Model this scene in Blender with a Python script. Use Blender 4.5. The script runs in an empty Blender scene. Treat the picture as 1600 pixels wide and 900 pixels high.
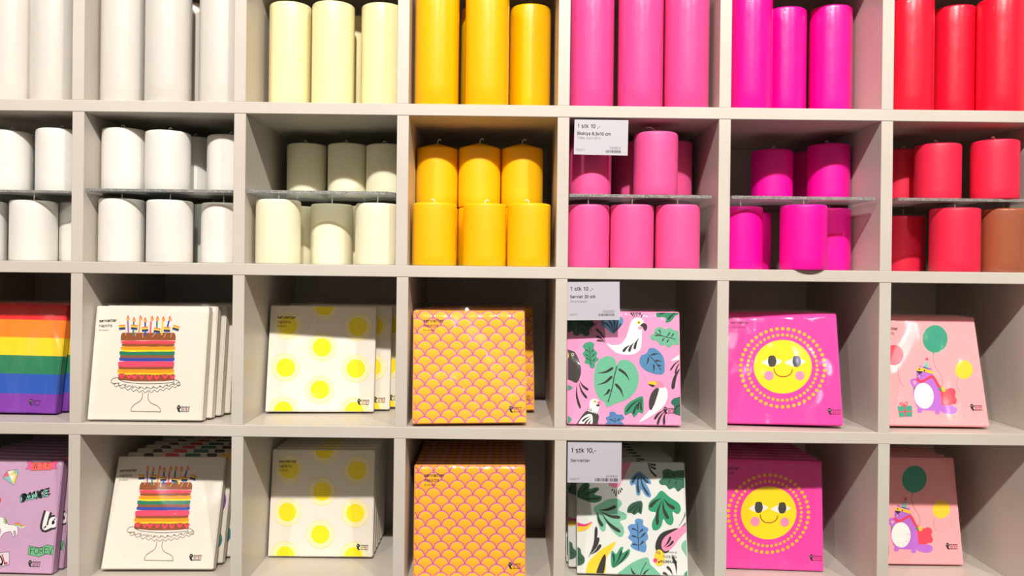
import bpy, bmesh, math, random
import numpy as np
from mathutils import Vector, Matrix
from mathutils.geometry import tessellate_polygon

random.seed(4)
SC = bpy.context.scene
COL = SC.collection

# ------------------------------------------------------------------ camera
CAM = (0.8647, -1.1713, -0.2363)
FPX = 1250.0
cd = bpy.data.cameras.new('camera')
cam = bpy.data.objects.new('camera', cd); COL.objects.link(cam)
cd.sensor_fit = 'HORIZONTAL'; cd.sensor_width = 36.0
cd.lens = FPX / 1600.0 * 36.0
cd.shift_x = 9.0 / 1600.0
cd.shift_y = -24.0 / 1600.0
cd.clip_start = 0.02; cd.clip_end = 60
a, b, c = -0.00067, -0.01177, -0.00054
Rc = Matrix.Rotation(c, 3, 'Z') @ Matrix.Rotation(a, 3, 'X') @ Matrix.Rotation(b, 3, 'Y')
M = Matrix([[1, 0, 0], [0, 0, -1], [0, 1, 0]])          # camera looks along +Y, up is Z
cam.matrix_world = Matrix.Translation(CAM) @ (Rc @ M).to_4x4()
SC.camera = cam

# ------------------------------------------------------------------ world and lamps
w = bpy.data.worlds.new('shop_ambient'); SC.world = w; w.use_nodes = True
bg = w.node_tree.nodes['Background']
bg.inputs[0].default_value = (1.0, 0.89, 0.77, 1); bg.inputs[1].default_value = 0.18


def spot(name, loc, target, power, col, radius=0.04, size=75, blend=0.6):
    l = bpy.data.lights.new(name, 'SPOT'); l.energy = power; l.color = col
    l.shadow_soft_size = radius; l.spot_size = math.radians(size); l.spot_blend = blend
    o = bpy.data.objects.new(name, l); COL.objects.link(o); o.location = loc
    o.rotation_euler = (Vector(target) - Vector(loc)).to_track_quat('-Z', 'Y').to_euler()
    return o


WARM = (1.0, 0.94, 0.87)
spot('track_spotlight', (0.90, -2.00, 1.45), (0.85, 0.0, -0.30), 290, WARM, 0.035)
spot('track_spotlight', (-0.15, -1.95, 1.45), (0.30, 0.0, -0.30), 62, WARM, 0.03)
spot('track_spotlight', (2.05, -1.95, 1.45), (1.40, 0.0, -0.30), 110, WARM, 0.03)

SC.view_settings.view_transform = 'Standard'
SC.view_settings.look = 'None'
SC.view_settings.gamma = 1.0
SC.view_settings.use_curve_mapping = False
SC.view_settings.exposure = 0.0
SC.cycles.max_bounces = 10
SC.cycles.transparent_max_bounces = 24
SC.cycles.sample_clamp_indirect = 4.0

# ------------------------------------------------------------------ helpers
ROLL = 0.01177


def lin(h):
    h = h.lstrip('#')
    v = [int(h[i:i + 2], 16) / 255.0 for i in (0, 2, 4)]
    return tuple((x / 12.92 if x <= 0.04045 else ((x + 0.055) / 1.055) ** 2.4) for x in v) + (1.0,)


def unroll(x, y):
    return x + (y - 426) * ROLL, y - (x - 791) * ROLL


def at(px, py, Y):
    """point of the place seen at this spot of the photograph, at depth Y"""
    x, y = unroll(px, py)
    d = Y - CAM[1]
    return Vector((CAM[0] + (x - 791) / FPX * d, Y, CAM[2] + (426 - y) / FPX * d))


def tag(o, label=None, cat=None, group=None, kind=None):
    if label: o['label'] = label
    if cat: o['category'] = cat
    if group: o['group'] = group
    if kind: o['kind'] = kind
    return o


def empty(name, loc):
    o = bpy.data.objects.new(name, None); COL.objects.link(o); o.location = loc
    o.empty_display_size = 0.02
    return o


def link(name, me, mat=None, parent=None, smooth=False):
    if mat is not None and not me.materials: me.materials.append(mat)
    if smooth:
        for p in me.polygons: p.use_smooth = True
    o = bpy.data.objects.new(name, me); COL.objects.link(o)
    if parent is not None: o.parent = parent
    return o


def box_mesh(name, x0, x1, y0, y1, z0, z1, bev=0.0, seg=2):
    bm = bmesh.new()
    bmesh.ops.create_cube(bm, size=1.0)
    for v in bm.verts:
        v.co = Vector(((x0 + x1) / 2 + v.co.x * (x1 - x0), (y0 + y1) / 2 + v.co.y * (y1 - y0), (z0 + z1) / 2 + v.co.z * (z1 - z0)))
    if bev: bmesh.ops.bevel(bm, geom=bm.edges[:], offset=bev, segments=seg, affect='EDGES', profile=0.6)
    me = bpy.data.meshes.new(name); bm.to_mesh(me); bm.free()
    return me


def tube_mesh(name, pts, r, n=8):
    bm = bmesh.new(); rings = []
    pts = [Vector(p) for p in pts]
    for i, p in enumerate(pts):
        d = (pts[min(i + 1, len(pts) - 1)] - pts[max(i - 1, 0)]).normalized()
        u = d.cross(Vector((0, 1, 0.3))).normalized(); v = d.cross(u).normalized()
        rr = r[i] if isinstance(r, (list, tuple)) else r
        rings.append([bm.verts.new(p + (u * math.cos(2 * math.pi * k / n) + v * math.sin(2 * math.pi * k / n)) * rr) for k in range(n)])
    for A, B in zip(rings, rings[1:]):
        for k in range(n): bm.faces.new((A[k], A[(k + 1) % n], B[(k + 1) % n], B[k]))
    bm.faces.new(rings[0][::-1]); bm.faces.new(rings[-1])
    bmesh.ops.recalc_face_normals(bm, faces=bm.faces)
    me = bpy.data.meshes.new(name); bm.to_mesh(me); bm.free()
    for p in me.polygons: p.use_smooth = True
    return me


# ------------------------------------------------------------------ materials
def newmat(name):
    m = bpy.data.materials.new(name); m.use_nodes = True
    nt = m.node_tree
    return m, nt, nt.nodes['Principled BSDF']


def painted_wood():
    m, nt, p = newmat('painted_wood'); N = nt.nodes.new; L = nt.links.new
    tc = N('ShaderNodeTexCoord'); mp = N('ShaderNodeMapping'); mp.inputs['Scale'].default_value = (6, 6, 6)
    n = N('ShaderNodeTexNoise'); n.inputs['Scale'].default_value = 1.2; n.inputs['Detail'].default_value = 4
    cr = N('ShaderNodeValToRGB')
    cr.color_ramp.elements[0].position = 0.3; cr.color_ramp.elements[0].color = lin('#C9C0B6')
    cr.color_ramp.elements[1].position = 0.7; cr.color_ramp.elements[1].color = lin('#D1CAC0')
    L(tc.outputs['Object'], mp.inputs[0]); L(mp.outputs[0], n.inputs['Vector']); L(n.outputs['Fac'], cr.inputs[0])
    L(cr.outputs[0], p.inputs['Base Color'])
    n2 = N('ShaderNodeTexNoise'); n2.inputs['Scale'].default_value = 90; n2.inputs['Detail'].default_value = 3
    mp2 = N('ShaderNodeMapping'); mp2.inputs['Scale'].default_value = (0.25, 2, 2)
    L(tc.outputs['Object'], mp2.inputs[0]); L(mp2.outputs[0], n2.inputs['Vector'])
    bu = N('ShaderNodeBump'); bu.inputs['Strength'].default_value = 0.12; bu.inputs['Distance'].default_value = 0.001
    L(n2.outputs['Fac'], bu.inputs['Height']); L(bu.outputs[0], p.inputs['Normal'])
    p.inputs['Roughness'].default_value = 0.38
    return m


def wax(name, col, rough=0.4, coat=0.0, bump=0.05, sss=0.45):
    m, nt, p = newmat(name); N = nt.nodes.new; L = nt.links.new
    p.inputs['Base Color'].default_value = lin(col)
    p.inputs['Roughness'].default_value = rough
    p.inputs['Coat Weight'].default_value = coat
    p.inputs['Coat Roughness'].default_value = 0.07
    if sss:
        p.inputs['Subsurface Weight'].default_value = sss
        p.inputs['Subsurface Scale'].default_value = 0.014
        p.inputs['Subsurface Radius'].default_value = (1.0, 0.55, 0.35)
    tc = N('ShaderNodeTexCoord'); mp = N('ShaderNodeMapping'); mp.inputs['Scale'].default_value = (1, 1, 0.35)
    n = N('ShaderNodeTexNoise'); n.inputs['Scale'].default_value = 70; n.inputs['Detail'].default_value = 3
    L(tc.outputs['Object'], mp.inputs[0]); L(mp.outputs[0], n.inputs['Vector'])
    bu = N('ShaderNodeBump'); bu.inputs['Strength'].default_value = bump * 3; bu.inputs['Distance'].default_value = 0.002
    L(n.outputs['Fac'], bu.inputs['Height']); L(bu.outputs[0], p.inputs['Normal'])
    if coat:
        mp2 = N('ShaderNodeMapping'); mp2.inputs['Scale'].default_value = (1, 1, 0.3)
        n2 = N('ShaderNodeTexNoise'); n2.inputs['Scale'].default_value = 190; n2.inputs['Detail'].default_value = 2; n2.inputs['Distortion'].default_value = 0.8
        L(tc.outputs['Object'], mp2.inputs[0]); L(mp2.outputs[0], n2.inputs['Vector'])
        b2 = N('ShaderNodeBump'); b2.inputs['Strength'].default_value = 0.8; b2.inputs['Distance'].default_value = 0.0012
        L(n2.outputs['Fac'], b2.inputs['Height']); L(b2.outputs[0], p.inputs['Coat Normal'])
    return m


def plain(name, col, rough=0.6):
    m, nt, p = newmat(name)
    p.inputs['Base Color'].default_value = lin(col); p.inputs['Roughness'].default_value = rough
    return m


def acrylic(haze=0.28):
    m = bpy.data.materials.new('clear_acrylic'); m.use_nodes = True
    nt = m.node_tree; N = nt.nodes.new; L = nt.links.new
    nt.nodes.remove(nt.nodes['Principled BSDF'])
    tr = N('ShaderNodeBsdfTransparent'); tr.inputs[0].default_value = (0.90, 0.93, 0.92, 1)
    gl = N('ShaderNodeBsdfGlossy'); gl.inputs['Roughness'].default_value = 0.06
    fr = N('ShaderNodeFresnel'); fr.inputs[0].default_value = 1.49
    mx = N('ShaderNodeMixShader')
    df = N('ShaderNodeBsdfDiffuse'); df.inputs[0].default_value = (0.85, 0.86, 0.85, 1)
    tl = N('ShaderNodeBsdfTranslucent'); tl.inputs[0].default_value = (0.85, 0.86, 0.85, 1)
    ad = N('ShaderNodeMixShader'); ad.inputs[0].default_value = 0.75; L(df.outputs[0], ad.inputs[1]); L(tl.outputs[0], ad.inputs[2])
    m2 = N('ShaderNodeMixShader'); m2.inputs[0].default_value = haze; L(tr.outputs[0], m2.inputs[1]); L(ad.outputs[0], m2.inputs[2])
    fm = N('ShaderNodeMath'); fm.operation = 'MULTIPLY'; fm.inputs[1].default_value = 0.55; L(fr.outputs[0], fm.inputs[0])
    L(fm.outputs[0], mx.inputs[0]); L(m2.outputs[0], mx.inputs[1]); L(gl.outputs[0], mx.inputs[2])
    L(mx.outputs[0], nt.nodes['Material Output'].inputs[0])
    return m


def acrylic_edge():
    m, nt, p = newmat('sawn_acrylic_edge'); N = nt.nodes.new; L = nt.links.new
    tc = N('ShaderNodeTexCoord'); n = N('ShaderNodeTexNoise'); n.inputs['Scale'].default_value = 350; n.inputs['Detail'].default_value = 4
    cr = N('ShaderNodeValToRGB')
    cr.color_ramp.elements[0].position = 0.35; cr.color_ramp.elements[0].color = lin('#8C8A88')
    cr.color_ramp.elements[1].position = 0.75; cr.color_ramp.elements[1].color = lin('#C4C2BE')
    L(tc.outputs['Object'], n.inputs['Vector']); L(n.outputs['Fac'], cr.inputs[0]); L(cr.outputs[0], p.inputs['Base Color'])
    bu = N('ShaderNodeBump'); bu.inputs['Strength'].default_value = 0.6; bu.inputs['Distance'].default_value = 0.002
    L(n.outputs['Fac'], bu.inputs['Height']); L(bu.outputs[0], p.inputs['Normal'])
    p.inputs['Roughness'].default_value = 0.25; p.inputs['Transmission Weight'].default_value = 0.35
    return m


def film(name, seed, crinkle=1.0, level=0.06):
    """thin clear plastic film with sharp creases"""
    m = bpy.data.materials.new(name); m.use_nodes = True
    nt = m.node_tree; N = nt.nodes.new; L = nt.links.new
    nt.nodes.remove(nt.nodes['Principled BSDF'])
    tr = N('ShaderNodeBsdfTransparent'); tr.inputs[0].default_value = (0.97, 0.97, 0.97, 1)
    gl = N('ShaderNodeBsdfGlossy'); gl.inputs['Roughness'].default_value = 0.05
    gl.inputs['Color'].default_value = (level, level, level, 1)
    mx = N('ShaderNodeAddShader')
    tc = N('ShaderNodeTexCoord')
    hs = []
    for k, (sc, rot, wgt, wid) in enumerate(((9, 0.5, 1.0, 0.05), (15, -0.9, 0.6, 0.05), (5, 0.1, 1.2, 0.09))):
        mp = N('ShaderNodeMapping'); mp.inputs['Location'].default_value = (seed * 1.37 + k, seed * 0.71, seed * 0.33 + k * 2)
        mp.inputs['Rotation'].default_value = (0, rot, 0); mp.inputs['Scale'].default_value = (1, 1, 0.28)
        n = N('ShaderNodeTexNoise'); n.inputs['Scale'].default_value = sc; n.inputs['Detail'].default_value = 1.2
        n.inputs['Distortion'].default_value = 1.1
        L(tc.outputs['Object'], mp.inputs[0]); L(mp.outputs[0], n.inputs['Vector'])
        s = N('ShaderNodeMath'); s.operation = 'SUBTRACT'; s.inputs[1].default_value = 0.5; L(n.outputs['Fac'], s.inputs[0])
        ab = N('ShaderNodeMath'); ab.operation = 'ABSOLUTE'; L(s.outputs[0], ab.inputs[0])
        mr = N('ShaderNodeMapRange'); mr.inputs['From Min'].default_value = 0; mr.inputs['From Max'].default_value = wid
        mr.inputs['To Min'].default_value = wgt; mr.inputs['To Max'].default_value = 0; mr.interpolation_type = 'SMOOTHSTEP'
        L(ab.outputs[0], mr.inputs['Value']); hs.append(mr)
    a1 = N('ShaderNodeMath'); a1.operation = 'ADD'; L(hs[0].outputs[0], a1.inputs[0]); L(hs[1].outputs[0], a1.inputs[1])
    a2 = N('ShaderNodeMath'); a2.operation = 'ADD'; L(a1.outputs[0], a2.inputs[0]); L(hs[2].outputs[0], a2.inputs[1])
    mp = N('ShaderNodeMapping'); mp.inputs['Location'].default_value = (seed * 0.9, 3.0, seed * 0.4)
    mp.inputs['Rotation'].default_value = (0, 0.5 if seed % 2 else -0.6, 0); mp.inputs['Scale'].default_value = (1, 1, 0.35)
    n = N('ShaderNodeTexNoise'); n.inputs['Scale'].default_value = 22; n.inputs['Detail'].default_value = 1.5; n.inputs['Distortion'].default_value = 0.8
    L(tc.outputs['Object'], mp.inputs[0]); L(mp.outputs[0], n.inputs['Vector'])
    wv = N('ShaderNodeMath'); wv.operation = 'MULTIPLY'; wv.inputs[1].default_value = 3.2; L(n.outputs['Fac'], wv.inputs[0])
    a3 = N('ShaderNodeMath'); a3.operation = 'ADD'; L(a2.outputs[0], a3.inputs[0]); L(wv.outputs[0], a3.inputs[1]); a2 = a3
    bu = N('ShaderNodeBump'); bu.inputs['Strength'].default_value = crinkle; bu.inputs['Distance'].default_value = 0.0045
    L(a2.outputs[0], bu.inputs['Height'])
    L(bu.outputs[0], gl.inputs['Normal'])
    L(tr.outputs[0], mx.inputs[0]); L(gl.outputs[0], mx.inputs[1])
    L(mx.outputs[0], nt.nodes['Material Output'].inputs[0])
    return m


def printed_paper():
    """soft tissue paper; the print is a colour attribute, the sides show folded layers"""
    m, nt, p = newmat('printed_paper'); N = nt.nodes.new; L = nt.links.new
    at_ = N('ShaderNodeAttribute'); at_.attribute_name = 'ink'
    L(at_.outputs['Color'], p.inputs['Base Color'])
    p.inputs['Roughness'].default_value = 0.75
    tc = N('ShaderNodeTexCoord')
    wv = N('ShaderNodeTexWave'); wv.wave_type = 'BANDS'; wv.bands_direction = 'Y'; wv.inputs['Scale'].default_value = 260
    wv.inputs['Distortion'].default_value = 1.5
    L(tc.outputs['Object'], wv.inputs['Vector'])
    b1 = N('ShaderNodeBump'); b1.inputs['Strength'].default_value = 0.5; b1.inputs['Distance'].default_value = 0.001
    L(wv.outputs['Fac'], b1.inputs['Height'])
    n = N('ShaderNodeTexNoise'); n.inputs['Scale'].default_value = 16; n.inputs['Detail'].default_value = 2
    L(tc.outputs['Object'], n.inputs['Vector'])
    b2 = N('ShaderNodeBump'); b2.inputs['Strength'].default_value = 0.25; b2.inputs['Distance'].default_value = 0.003
    L(n.outputs['Fac'], b2.inputs['Height']); L(b1.outputs[0], b2.inputs['Normal']); L(b2.outputs[0], p.inputs['Normal'])
    return m


def flat_ink(name, rough=0.5):
    m, nt, p = newmat(name)
    at_ = nt.nodes.new('ShaderNodeAttribute'); at_.attribute_name = 'ink'
    nt.links.new(at_.outputs['Color'], p.inputs['Base Color']); p.inputs['Roughness'].default_value = rough
    return m


WOOD = painted_wood()
PAPER = printed_paper()
CARD = flat_ink('printed_card')
WICK = plain('cotton_wick', '#EFE6DA', 0.9)
ACRYL = acrylic(); ACRYL_EDGE = acrylic_edge()
WALLM = plain('wall_paint', '#D8D0C6', 0.8)

# ------------------------------------------------------------------ the shelving unit
PZ, PX, T = 0.2367, 0.2367, 0.0172
DEPTH = 0.285
BZ = [-i * PZ for i in range(-1, 4)]                 # board centres, top to bottom
XL, XR = -T / 2, 7 * PX + T / 2

wb = link('wall_back', box_mesh('wall_back', XL - 1.6, XR + 1.6, DEPTH + 0.006, DEPTH + 0.10, -1.6, 1.5), WALLM)
tag(wb, kind='structure')

unit = empty('shelving_unit', (XL, 0, BZ[-1] - T / 2))
tag(unit, 'off-white painted wooden cube shelving unit holding the candles and napkins', 'shelf')


def unit_part(name, x0, x1, y0, y1, z0, z1, bev=0.0008):
    L0 = unit.location
    o = link(name, box_mesh(name, x0 - L0.x, x1 - L0.x, y0 - L0.y, y1 - L0.y, z0 - L0.z, z1 - L0.z, bev, 1), WOOD, unit)
    return o


for z in BZ:
    unit_part('shelf_board', XL, XR, 0, DEPTH, z - T / 2, z + T / 2)
DIVPX = {80: [(114, 132), (367, 385), (621.5, 640), (874, 891), (1126, 1144), (1379, 1399)],
         300: [(112.5, 130.5), (365.5, 383), (620, 638), (871, 889), (1123.5, 1141.5), (1377, 1396)],
         550: [(110, 128), (363, 381), (619.5, 637), (868, 886), (1120.5, 1139), (1374, 1393)],
         800: [(106, 124.5), (361, 379), (614.5, 633.5), (866, 885), (1118, 1137.5), (1372, 1391)]}
DIVX = []
for r, (py, prs) in enumerate(sorted(DIVPX.items())):
    xs = [0.0] + [at((q[0] + q[1]) / 2, py, 0).x for q in prs] + [7 * PX]
    DIVX.append(xs)
    ztop, zbot = BZ[r] - T / 2, BZ[r + 1] + T / 2
    for x in xs:
        unit_part('divider', x - T / 2, x + T / 2, 0.0006, DEPTH - 0.0002, zbot, ztop, 0.0005)
unit_part('back_panel', XL, XR, DEPTH, DEPTH + 0.005, BZ[-1] - T / 2, BZ[0] + T / 2, 0)

FLOOR = [BZ[r + 1] + T / 2 for r in range(4)]        # top of the board under each row

# ------------------------------------------------------------------ acrylic plates
PLZ = {0: (-0.1240, -0.1275), 1: (-0.1203, -0.1243), 2: (-0.1199, -0.1243), 4: (-0.1200, -0.1245), 5: (-0.1200, -0.1245), 6: (-0.1201, -0.1243)}
PLX = {0: (0.0200, 0.2238), 1: (0.2470, 0.4610), 2: (0.4825, 0.6985), 4: (0.9570, 1.1660), 5: (1.1955, 1.4060), 6: (1.4400, 1.6420)}
PLN = {0: 'clear acrylic plate between the large white candles at the left edge',
       1: 'clear acrylic plate between the white candles in the second cubby',
       2: 'clear acrylic plate with a clipped corner between cream candles',
       4: 'clear acrylic plate between the light pink candles',
       5: 'clear acrylic plate between the magenta candles',
       6: 'clear acrylic plate between the red candles'}
PLT = -0.1200   # common plate top
for k in PLX:
    x0, x1 = PLX[k]; zt, zb = PLZ[k]; d = 0.262
    poly = [(x0, 0.004), (x1 - 0.012, 0.004), (x1, 0.020), (x1, d), (x0, d)] if k in (0, 2) else [(x0, 0.004), (x1, 0.004), (x1, d), (x0, d)]
    bm = bmesh.new()
    lo = [bm.verts.new((x - x0, y, zb - zt)) for x, y in poly]; hi = [bm.verts.new((x - x0, y, 0)) for x, y in poly]
    bm.faces.new(hi); bm.faces.new(lo[::-1])
    n = len(poly)
    for i in range(n):
        f = bm.faces.new((lo[i], lo[(i + 1) % n], hi[(i + 1) % n], hi[i])); f.material_index = 1
    bmesh.ops.recalc_face_normals(bm, faces=bm.faces)
    me = bpy.data.meshes.new('acrylic_plate'); bm.to_mesh(me); bm.free()
    me.materials.append(ACRYL); me.materials.append(ACRYL_EDGE)
    o = link('acrylic_plate', me); o.location = (x0, 0, zt)
    tag(o, PLN[k], 'shelf plate', 'clear plates laid over the lower candles')

# ------------------------------------------------------------------ candles
WAX = {
    'white': wax('white_wax', '#E8E5DF', 0.42), 'white_g': wax('white_wax_glossy', '#D8D3CC', 0.3, 0.5, 0.12),
    'cream': wax('cream_wax', '#F4EED0', 0.42), 'cream_g': wax('cream_wax_glossy', '#F4E8B4', 0.3, 0.6, 0.12),
    'yellow': wax('yellow_wax', '#FFC200', 0.45), 'yellow_g': wax('yellow_wax_glossy', '#FFBE00', 0.3, 0.5, 0.08),
    'pink': wax('pink_wax', '#FA5CA0', 0.45), 'pink_g': wax('pink_wax_glossy', '#F4509A', 0.3, 0.6, 0.12),
    'magenta': wax('magenta_wax', '#FF00A4', 0.4), 'magenta_g': wax('magenta_wax_glossy', '#FF009C', 0.3, 0.6, 0.12),
    'red': wax('red_wax', '#F8284E', 0.42), 'red_g': wax('red_wax_glossy', '#FA1438', 0.3, 0.6, 0.12),
    'brown': wax('brown_wax', '#A85F42', 0.3, 0.5),
}


def candle_body(r, h, cone=0.0012, bevel=0.0035, n=56):
    prof = [(0.0, 0.0), (r - 0.002, 0.0), (r - 0.0006, 0.0006), (r, 0.002)]
    for k in range(1, 6): prof.append((r, 0.002 + (h - cone - bevel - 0.002) * k / 6.0))
    top = h - cone
    for k in range(0, 7):
        t = k / 6.0 * math.pi / 2
        prof.append((r - bevel + bevel * math.cos(t), top - bevel + bevel * math.sin(t)))
    prof += [(r * 0.55, top + cone * 0.42), (r * 0.2, top + cone * 0.8), (0.0, h)]
    bm = bmesh.new(); rings = []
    for (q, z) in prof:
        if q == 0.0: rings.append([bm.verts.new((0, 0, z))]); continue
        rings.append([bm.verts.new((q * math.cos(2 * math.pi * k / n), q * math.sin(2 * math.pi * k / n), z)) for k in range(n)])
    for A, B in zip(rings, rings[1:]):
        for k in range(n):
            k2 = (k + 1) % n
            if len(A) == 1: bm.faces.new((A[0], B[k2], B[k]))
            elif len(B) == 1: bm.faces.new((A[k], A[k2], B[0]))
            else: bm.faces.new((A[k], A[k2], B[k2], B[k]))
    bmesh.ops.recalc_face_normals(bm, faces=bm.faces)
    me = bpy.data.meshes.new('wax_body'); bm.to_mesh(me); bm.free()
    for p in me.polygons: p.use_smooth = True
    return me


def candle(x, y, z, r, h, colour, label, group, wick='curl', wick_h=0.008, cone=0.0012, name='pillar_candle'):
    t = empty(name, (x, y, z)); tag(t, label, 'candle', group)
    link('wax_body', candle_body(r, h, cone), WAX[colour], t)
    s = random.uniform(-1, 1)
    if wick == 'straight':
        pts = [(0, 0, h - 0.001), (0.0003 * s, 0, h + wick_h * 0.5), (0.0005 * s, 0.0002, h + wick_h)]
    elif wick == 'long':
        pts = [(0, 0, h - 0.001), (-0.001, -0.001, h + 0.003), (-0.005, -0.003, h + 0.0065), (-0.010, -0.005, h + 0.0085), (-0.016, -0.006, h + 0.0078)]
    else:
        d = 1 if s > 0 else -1
        pts = [(0, 0, h - 0.001), (0, 0, h + 0.002), (0.001 * d, 0, h + 0.005), (0.003 * d, -0.0005, h + 0.0068), (0.0050 * d, -0.001, h + 0.0060), (0.0052 * d, -0.001, h + 0.0040)]
    link('wick', tube_mesh('wick', pts, 0.0009), WICK, t)
    return t


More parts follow.
